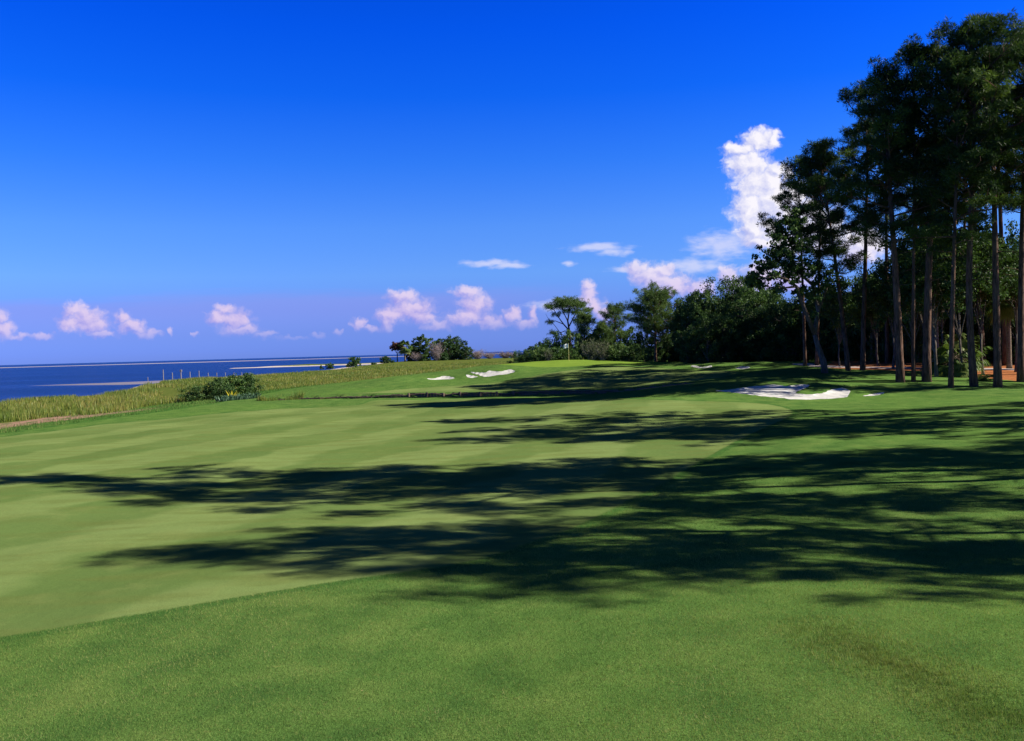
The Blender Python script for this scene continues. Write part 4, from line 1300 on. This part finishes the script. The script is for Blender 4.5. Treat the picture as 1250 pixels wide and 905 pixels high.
# shrubs between marsh and bank
for i, (px, py, Y, h, w, mt, lab) in enumerate([
    (240, 487, 96, 1.2, 3.6, M_olive, 'lowest olive shrub at the left end of the marsh thicket'), (262, 486, 96, 1.7, 3.0, M_oak, 'dark low shrub in the left half of the marsh thicket'),
    (279, 485, 98, 1.7, 3.6, M_shrub, 'dense green shrub in the middle of the marsh thicket'), (293, 484, 99, 2.0, 3.2, M_oak, 'tallest dark green shrub of the marsh thicket'),
    (304, 482, 100, 1.9, 2.8, M_oak, 'dark green shrub at the right end of the marsh thicket'), (272, 489, 94, .9, 2.4, M_olive, 'low grey green shrub before the middle of the marsh thicket')]):
    p = at(px, py, Y); b = np.array([p[0], Y, float(zat(p[0], Y))])
    bush(i % 4, b, h + .5, w, lab, 'shrubs of the marsh thicket', mt)
YP = leaf_mat('yellow_leaves', (.30, .24, .02), (.50, .42, .03), (.60, .50, .05))
BG_ = leaf_mat('blue_green_leaves', (.045, .10, .06), (.09, .16, .10), (.15, .22, .15))


def blade_plant(name, px, Y, h, w, mt, lab, cat, n=90, seed=1, group=None):
    r = np.random.default_rng(seed)
    p = at(px, 470, Y); b = (p[0], Y, float(zat(p[0], Y)))
    V = []; T = []
    for i in range(n):
        a = r.uniform(0, 6.3); q = r.random() ** .5 * w / 2
        s0 = np.array([math.cos(a) * q, math.sin(a) * q * .5, -.05]); d = np.array([math.cos(a) * .35, math.sin(a) * .35, 1]) * h * r.uniform(.5, 1.1)
        sv = np.array([-math.sin(a), math.cos(a), 0]) * .05; mdl = s0 + d * .55; e = s0 + d * np.array([1.5, 1.5, .95])
        V += [s0, mdl - sv, e, mdl + sv]; T += [r.normal(.5, .15)] * 4
    o = obj(name, mesh_from(name, np.array(V), np.arange(len(V)), 4, {'tint': np.array(T)}), mt, None, b)
    tag(o, lab, cat, group)


blade_plant('flowering_plant', 283, 91, 1.0, .8, YP, 'small yellow flowering plant in front of the marsh thicket', 'plant', 18, 3)
for i, (px, Y) in enumerate([(279, 86), (288, 86.5), (296, 87), (304, 87.5), (311, 88), (270, 85.5)]):
    blade_plant('agave_plant', px, Y, .65, 1.0, BG_, 'blue-green leafy clump in the row below the marsh thicket', 'plant', 80, 10 + i, 'blue-green clumps below the marsh thicket')

# ------------------------------------------------------------------ small things
wood, N, bs = material('weathered_wood')
tcn = N.node('ShaderNodeTexCoord')
nn = N.noise(N.vec('MULTIPLY', tcn.outputs['Object'], (14, 14, 3)), 1, 4, .6)
N.put(bs.inputs['Base Color'], N.mix(nn, (.05, .036, .025), (.20, .14, .09)))
bs.inputs['Roughness'].default_value = .9
grey, N, bs = material('bleached_wood')
bs.inputs['Base Color'].default_value = (.19, .17, .16, 1); bs.inputs['Roughness'].default_value = .9

# plank wall of the ditch
b0 = np.array([WALL[0][0], WALL[0][1], 0.0])
t = thing('retaining_wall', 'low weathered plank wall with stub posts along the ditch across the fairway', 'retaining wall', (WALL[3][0], WALL[3][1], float(zat(WALL[3][0], WALL[3][1] - .6))))
org = np.array(t.location)
mb = MB()
for i in range(len(WALL) - 1):
    a = np.array(WALL[i]); c_ = np.array(WALL[i + 1]); d = c_ - a; L = np.linalg.norm(d); rz = math.atan2(d[1], d[0])
    nn_ = int(L / .28)
    for k in range(nn_):
        m_ = a + d * (k + .5) / nn_
        zt = float(zat(m_[0], m_[1] + .35)) - .02 + rng.normal(0, .02) - .16 * float(sstep(m_[0], -9, -14)); zb = float(zat(m_[0], m_[1] - 1.0)) - .2
        if zt - zb < .3: zb = zt - .3
        mb.box(np.array([m_[0], m_[1], (zt + zb) / 2]) - org, (.128, .04 + .01 * (k % 2), (zt - zb) / 2), rz)
mb.build('planks', wood, t)
mb = MB()
for i in range(len(WALL) - 1):
    a = np.array(WALL[i]); c_ = np.array(WALL[i + 1])
    pts = [a + (c_ - a) * f for f in np.linspace(0, 1, 6)]
    mb.tube([np.array([p[0], p[1] - .11, float(zat(p[0], p[1] + .35)) - .10 - .16 * float(sstep(p[0], -9, -14))]) - org for p in pts], [.05] * 6, 6)
mb.build('rail', wood, t)
for px in [500, 522, 542, 562, 586, 606, 626]:
    x = np.interp(px, [335, 630], [WALL[0][0], WALL[4][0]]); y = float(np.interp(x, [p[0] for p in WALL], [p[1] for p in WALL]))
    zt = float(zat(x, y + .35)) + .03; zb = float(zat(x, y - 1)) - .3
    mb = MB(); mb.tube([np.array([x, y - .22, zb]) - org, np.array([x, y - .22, zt]) - org, np.array([x, y - .22, zt + .03]) - org], [.11, .105, .08], 10)
    mb.build('post', wood, t)

# flagstick
white, N, bs = material('white_flag_cloth'); bs.inputs['Base Color'].default_value = (.82, .82, .82, 1); bs.inputs['Roughness'].default_value = .8
navy, N, bs = material('dark_blue_emblem'); bs.inputs['Base Color'].default_value = (.02, .03, .12, 1)
yel, N, bs = material('flagstick_paint'); bs.inputs['Base Color'].default_value = (.62, .55, .20, 1); bs.inputs['Roughness'].default_value = .4
b = foot(694.5, 440.8, 115)
t = thing('golf_flag', 'white flag with a dark blue emblem on a thin stick in the putting green', 'golf flag', b)
mb = MB(); mb.tube([(0, 0, -.1), (0, 0, 1.0), (0, 0, 2.25)], [.022, .02, .018], 8); mb.tube([(0, 0, 2.25), (0, 0, 2.29)], [.035, .02], 8)
mb.build('stick', yel, t)
fl_v = []; fl_f = []
nx_, nz_ = 14, 8
for j in range(nz_ + 1):
    for i in range(nx_ + 1):
        u_, v_ = i / nx_, j / nz_
        fl_v.append((-.02 - .62 * u_, .05 * math.sin(u_ * 6.5) * u_ + .03, 2.22 - .54 * v_ - .05 * u_ ** 2 + .03 * math.sin(u_ * 5)))
for j in range(nz_):
    for i in range(nx_):
        a = j * (nx_ + 1) + i; fl_f.append((a, a + 1, a + nx_ + 2, a + nx_ + 1))
me = bpy.data.meshes.new('flag'); me.from_pydata(fl_v, [], fl_f); me.update()
fo = obj('flag', me, white, t)
sol = fo.modifiers.new('thickness', 'SOLIDIFY'); sol.thickness = .006
# emblem: a small leafy mark, a little raised from the cloth on the side that is seen
ev = []; ef = []
for (cx, cz, rx, rz_) in [(-.33, 1.97, .085, .05), (-.30, 1.90, .06, .035), (-.38, 1.90, .05, .03), (-.33, 2.04, .04, .03)]:
    base = len(ev)
    for k in range(12):
        w = k * math.pi / 6
        x_ = cx + rx * math.cos(w); u_ = (-.02 - x_) / .62
        ev.append((x_, .05 * math.sin(u_ * 6.5) * u_ + .03 - .008, cz + rz_ * math.sin(w)))
    ef.append(tuple(range(base, base + 12)))
me = bpy.data.meshes.new('emblem'); me.from_pydata(ev, [], ef); me.update()
e = obj('emblem', me, navy, fo)

# piles standing in the shallow water
for px, ty, by, w, lab in [(180.5, 460.5, 464.5, .09, 'short pile alone at the left end of the row in the sea'), (199.5, 451.5, 463, .13, 'tallest weathered pile at the tip of the sandbar'), (210.5, 455, 461, .13, 'short pile between the two tall ones off the marsh'),
                           (221, 451.3, 460.5, .15, 'tall pile with a wider head, second of the tall piles'), (232, 454, 459.5, .13, 'fourth pile from the sandbar, medium height'), (243, 452.7, 459, .12, 'pile right of the medium one, the last tall enough to stand clear')]:
    Y = 245
    p = at(px, by, Y); tpz = at(px, ty, Y)[2]
    mb = MB(); z0 = -3.0
    mb.tube([(0, 0, z0), (0, 0, -1.0), (0, 0, tpz - .05), (0, 0, tpz)], [w, w, w * .9, w * .6], 8)
    if px == 221: mb.box((0, 0, tpz - .35), (.26, .2, .28))
    o = mb.build('wooden_pile', grey); o.location = (p[0], Y, 0)
    tag(o, lab, 'pile', 'piles in the shallow water')
for i, px in enumerate([254, 264.5, 275, 285.5, 295, 305]):
    Y = 300; p = at(px, 456, Y); tpz = at(px, 455.2 - .09 * i, Y)[2]
    mb = MB(); mb.tube([(0, 0, -3), (0, 0, tpz)], [.15, .13], 8)
    o = mb.build('wooden_pile', grey); o.location = (p[0], Y, 0)
    tag(o, 'low stub of a pile just showing above the marsh edge', 'pile', 'low pile stubs beyond the marsh')

# cart path through the wood
pm, N, bs = material('pale_path'); geo = N.node('ShaderNodeNewGeometry')
N.put(bs.inputs['Base Color'], N.mix(N.noise(geo.outputs['Position'], 3, 4), (.30, .24, .21), (.42, .35, .31)))
bs.inputs['Roughness'].default_value = .9
PATH = smooth_poly([(30, 92), (31, 84), (34, 80), (38, 78), (43, 77), (47, 75.5), (52, 74.5), (60, 73.5), (75, 73)], 8, False)
V = []; F = []
for i, p in enumerate(PATH):
    p = np.array(p); q_ = np.array(PATH[min(i + 1, len(PATH) - 1)]) - np.array(PATH[max(i - 1, 0)]); q_ = q_ / np.linalg.norm(q_)
    nrm = np.array([-q_[1], q_[0]])
    for s_ in np.linspace(-1, 1, 7):
        x, y = p + nrm * s_ * 1.15
        V.append((x, y, float(zat(x, y)) + .05 - (.08 if abs(s_) == 1 else 0)))
    if i:
        for k in range(6):
            a = (i - 1) * 7 + k; F.append((a, a + 1, a + 8, a + 7))
me = bpy.data.meshes.new('path'); me.from_pydata([tuple(map(float, v)) for v in V], [], F); me.update()
o = obj('path', me, pm); o['kind'] = 'structure'

# red seat at the tee beyond
redm, N, bs = material('red_paint'); bs.inputs['Base Color'].default_value = (.62, .02, .015, 1); bs.inputs['Roughness'].default_value = .4
b = foot(1232, 440, 88)
b = np.array([b[0], 88, float(zat(b[0], 88))])
t = thing('garden_chair', 'red chair on the straw far back between the last pines', 'chair', b, R(-20))
s_ = 1.0
mb = MB(); mb.box((0, 0, .42), (.30, .28, .10)); mb.build('seat', redm, t)
mb = MB()
for k in range(5): mb.box((-.30, -.22 + .11 * k, .80), (.03, .045, .40 + .04 * (2 - abs(k - 2))))
mb.build('backrest', redm, t)
for sx_c in (-1, 1):
    for sy_c in (-1, 1):
        mb = MB(); mb.box((.26 * sx_c, .26 * sy_c, .16), (.035, .035, .17)); mb.build('leg', redm, t)
for sy_c in (-1, 1):
    mb = MB(); mb.box((.02, .31 * sy_c, .66), (.34, .04, .03)); mb.box((.30, .31 * sy_c, .50), (.03, .03, .14)); mb.build('armrest', redm, t)

# ------------------------------------------------------------------ grass that stands up
def blades(name, n, region, hgt_, wid, mt, seed, lean=.35, seglen=1.0, kind='stuff', tipfn=None):
    r = np.random.default_rng(seed)
    x, y, keep = region(n, r)
    x, y = x[keep], y[keep]
    z = zat(x, y)
    n = len(x)
    h = hgt_(x, y, r); w = wid(x, y, r)
    a = r.uniform(0, 6.283, n)
    b_ = np.stack([x, y, z - .01], 1)
    ln = np.stack([np.cos(a), np.sin(a), np.zeros(n)], 1) * (h * lean * r.random(n))[:, None] + np.stack([np.zeros(n), np.zeros(n), h], 1)
    a2 = r.uniform(0, 6.283, n)
    s = np.stack([np.cos(a2), np.sin(a2), np.zeros(n)], 1) * w[:, None] * .5
    V = np.stack([b_ - s, b_ + s, b_ + ln], 1).reshape(-1, 3)
    tint = np.repeat(r.normal(.5, .2, n) + .13 * np.sin(x * .13 + 2 * np.sin(y * .07)) + .13 * np.sin(x * .7 + 1.7 * np.sin(y * .4)) + .12 * np.sin(x * 2.9 + 2 * np.sin(y * 2.1)) * np.sin(y * 3.3 + np.sin(x * 1.7)), 3)
    me = mesh_from(name, V, np.arange(len(V)), 3, {'tint': tint})
    o = obj(name, me, mt); o['kind'] = kind
    return o


M_turf = leaf_mat('turf_blades', (.052, .115, .028), (.105, .190, .042), (.24, .26, .085), .3, .0)
M_marsh = leaf_mat('marsh_blades', (.075, .125, .020), (.150, .190, .030), (.27, .22, .065), .35, .02)
M_straw = leaf_mat('straw_blades', (.20, .19, .08), (.32, .29, .13), (.42, .38, .19), .3, .0)
M_bank = leaf_mat('bank_blades', (.040, .095, .022), (.075, .14, .032), (.16, .20, .06), .3, .0)


def fade(arr):  # value of a ground map at points
    return lambda x, y: zat(x, y, arr)


def near_region(n, r):
    y = 6.0 * np.exp(r.random(n) * math.log(26 / 6.0))
    x = r.uniform(-.72, .72, n) * y + r.uniform(-1, 1, n)
    return x, y, (zat(x, y, fair_s) > .02)


blades('rough_grass', 650000, near_region, lambda x, y, r: r.uniform(.014, .045, len(x)) * (1 + .5 * (zat(x, y, scar_s) < .6)), lambda x, y, r: .0022 + .00035 * y + 0 * x, M_turf, 31, .9)


def scar_region(n, r):
    m_ = 420; S_ = np.array(SCAR)
    k = r.integers(0, len(SCAR) - 1, m_); f = r.random(m_)
    cen = S_[k] * (1 - f)[:, None] + S_[k + 1] * f[:, None] + r.normal(0, .15, (m_, 2)) * (.6 + r.random((m_, 1)))
    rad = r.uniform(.015, .07, m_)
    j = r.integers(0, m_, n)
    p = cen[j] + r.normal(0, 1, (n, 2)) * rad[j][:, None]
    return p[:, 0], p[:, 1], np.ones(n, bool)


blades('rough_tufts', 11000, scar_region, lambda x, y, r: r.uniform(.02, .06, len(x)), lambda x, y, r: .004 + 0 * x, M_bank, 37, 1.2)


def weed_region(n, r):
    y = 7.0 * np.exp(r.random(n) * math.log(20 / 7.0))
    x = r.uniform(-.7, .7, n) * y
    q = np.sin(x * 3.1 + 2 * np.sin(y * 2.3)) * np.sin(y * 3.7 + 1.5 * np.sin(x * 1.9))
    return x, y, (zat(x, y, fair_s) > .1) & (q + r.normal(0, .25, n) > .75)


blades('dry_grass_stems', 60000, weed_region, lambda x, y, r: r.uniform(.02, .055, len(x)), lambda x, y, r: .0035 + 0 * x, M_straw, 38, 1.4)


def marsh_region(n, r):
    y = 55 * np.exp(r.random(n) ** .8 * math.log(420 / 55.0))
    u = r.uniform(-.75, .02, n)
    x = u * y
    bs_, ss_ = zat(x, y, bank_s), zat(x, y, shore_s)
    k = (bs_ > 8.5 + .8 * np.sin(y * .3)) & (ss_ < -1) & ~((ss_ > -8) & (y > 330))
    k &= ~((np.sin(x * .21 + 1.3 * np.sin(y * .09)) * np.sin(y * .13 + .3 * x) > .72) & (bs_ > 12))
    k &= ~((bs_ < 13.0 + 1.5 * np.sin(y * .9)) & (y < 76))
    return x, y, k


blades('marsh_grass', 330000, marsh_region, lambda x, y, r: r.uniform(.32, .74, len(x)) * np.where(y > 300, .7, 1) * (1 + .25 * np.sin(x * .45 + 2 * np.sin(y * .11))), lambda x, y, r: .022 + .00045 * y + 0 * x, M_marsh, 32, .35)


def bank_region(n, r):
    y = 40 * np.exp(r.random(n) * math.log(170 / 40.0))
    x = r.uniform(-.75, .0, n) * y
    bs_ = zat(x, y, bank_s)
    return x, y, (bs_ > .3) & (bs_ < 8.5) & ~((bs_ > 4.6) & (y < 80) & (r.random(n) < .9))


blades('bank_grass', 90000, bank_region, lambda x, y, r: r.uniform(.10, .30, len(x)), lambda x, y, r: .012 + .0003 * y + 0 * x, M_bank, 33, .6)


def ditch_region(n, r):
    x = r.uniform(-24, 6, n)
    y = np.interp(x, [p[0] for p in WALL], [p[1] for p in WALL]) - r.uniform(.3, 1.6, n)
    cl = np.sin(x * 2.1) + np.sin(x * 5.3 + 1) + .5 * np.sin(x * .7)
    return x, y, (cl + r.normal(0, .6, n) > .4)


blades('ditch_reeds', 16000, ditch_region, lambda x, y, r: r.uniform(.2, .6, len(x)) * np.where(x < -9, 1.1, .7), lambda x, y, r: .035 + 0 * x, M_marsh, 34, .5)
blades('ditch_reeds', 2500, lambda n, r: ((lambda x: (x, 83.0 + r.normal(0, .7, n), np.sin(x * 3) > -.4))(r.uniform(-22.5, -19.5, n))), lambda x, y, r: r.uniform(.3, .7, len(x)), lambda x, y, r: .03 + 0 * x, M_marsh, 35, .5)
YF = YP


def flower_region(n, r):
    x = r.uniform(-24, 0, n); y = 150 + (x + 24) * .1 + r.uniform(-5, 9, n)
    return x, y, (zat(x, y, bank_s) > .5) & (np.sin(x * 1.3) + r.normal(0, .5, n) > -.2)


blades('marsh_flowers', 9000, flower_region, lambda x, y, r: r.uniform(.4, 1.0, len(x)), lambda x, y, r: .10 + 0 * x, M_marsh, 36, .5)
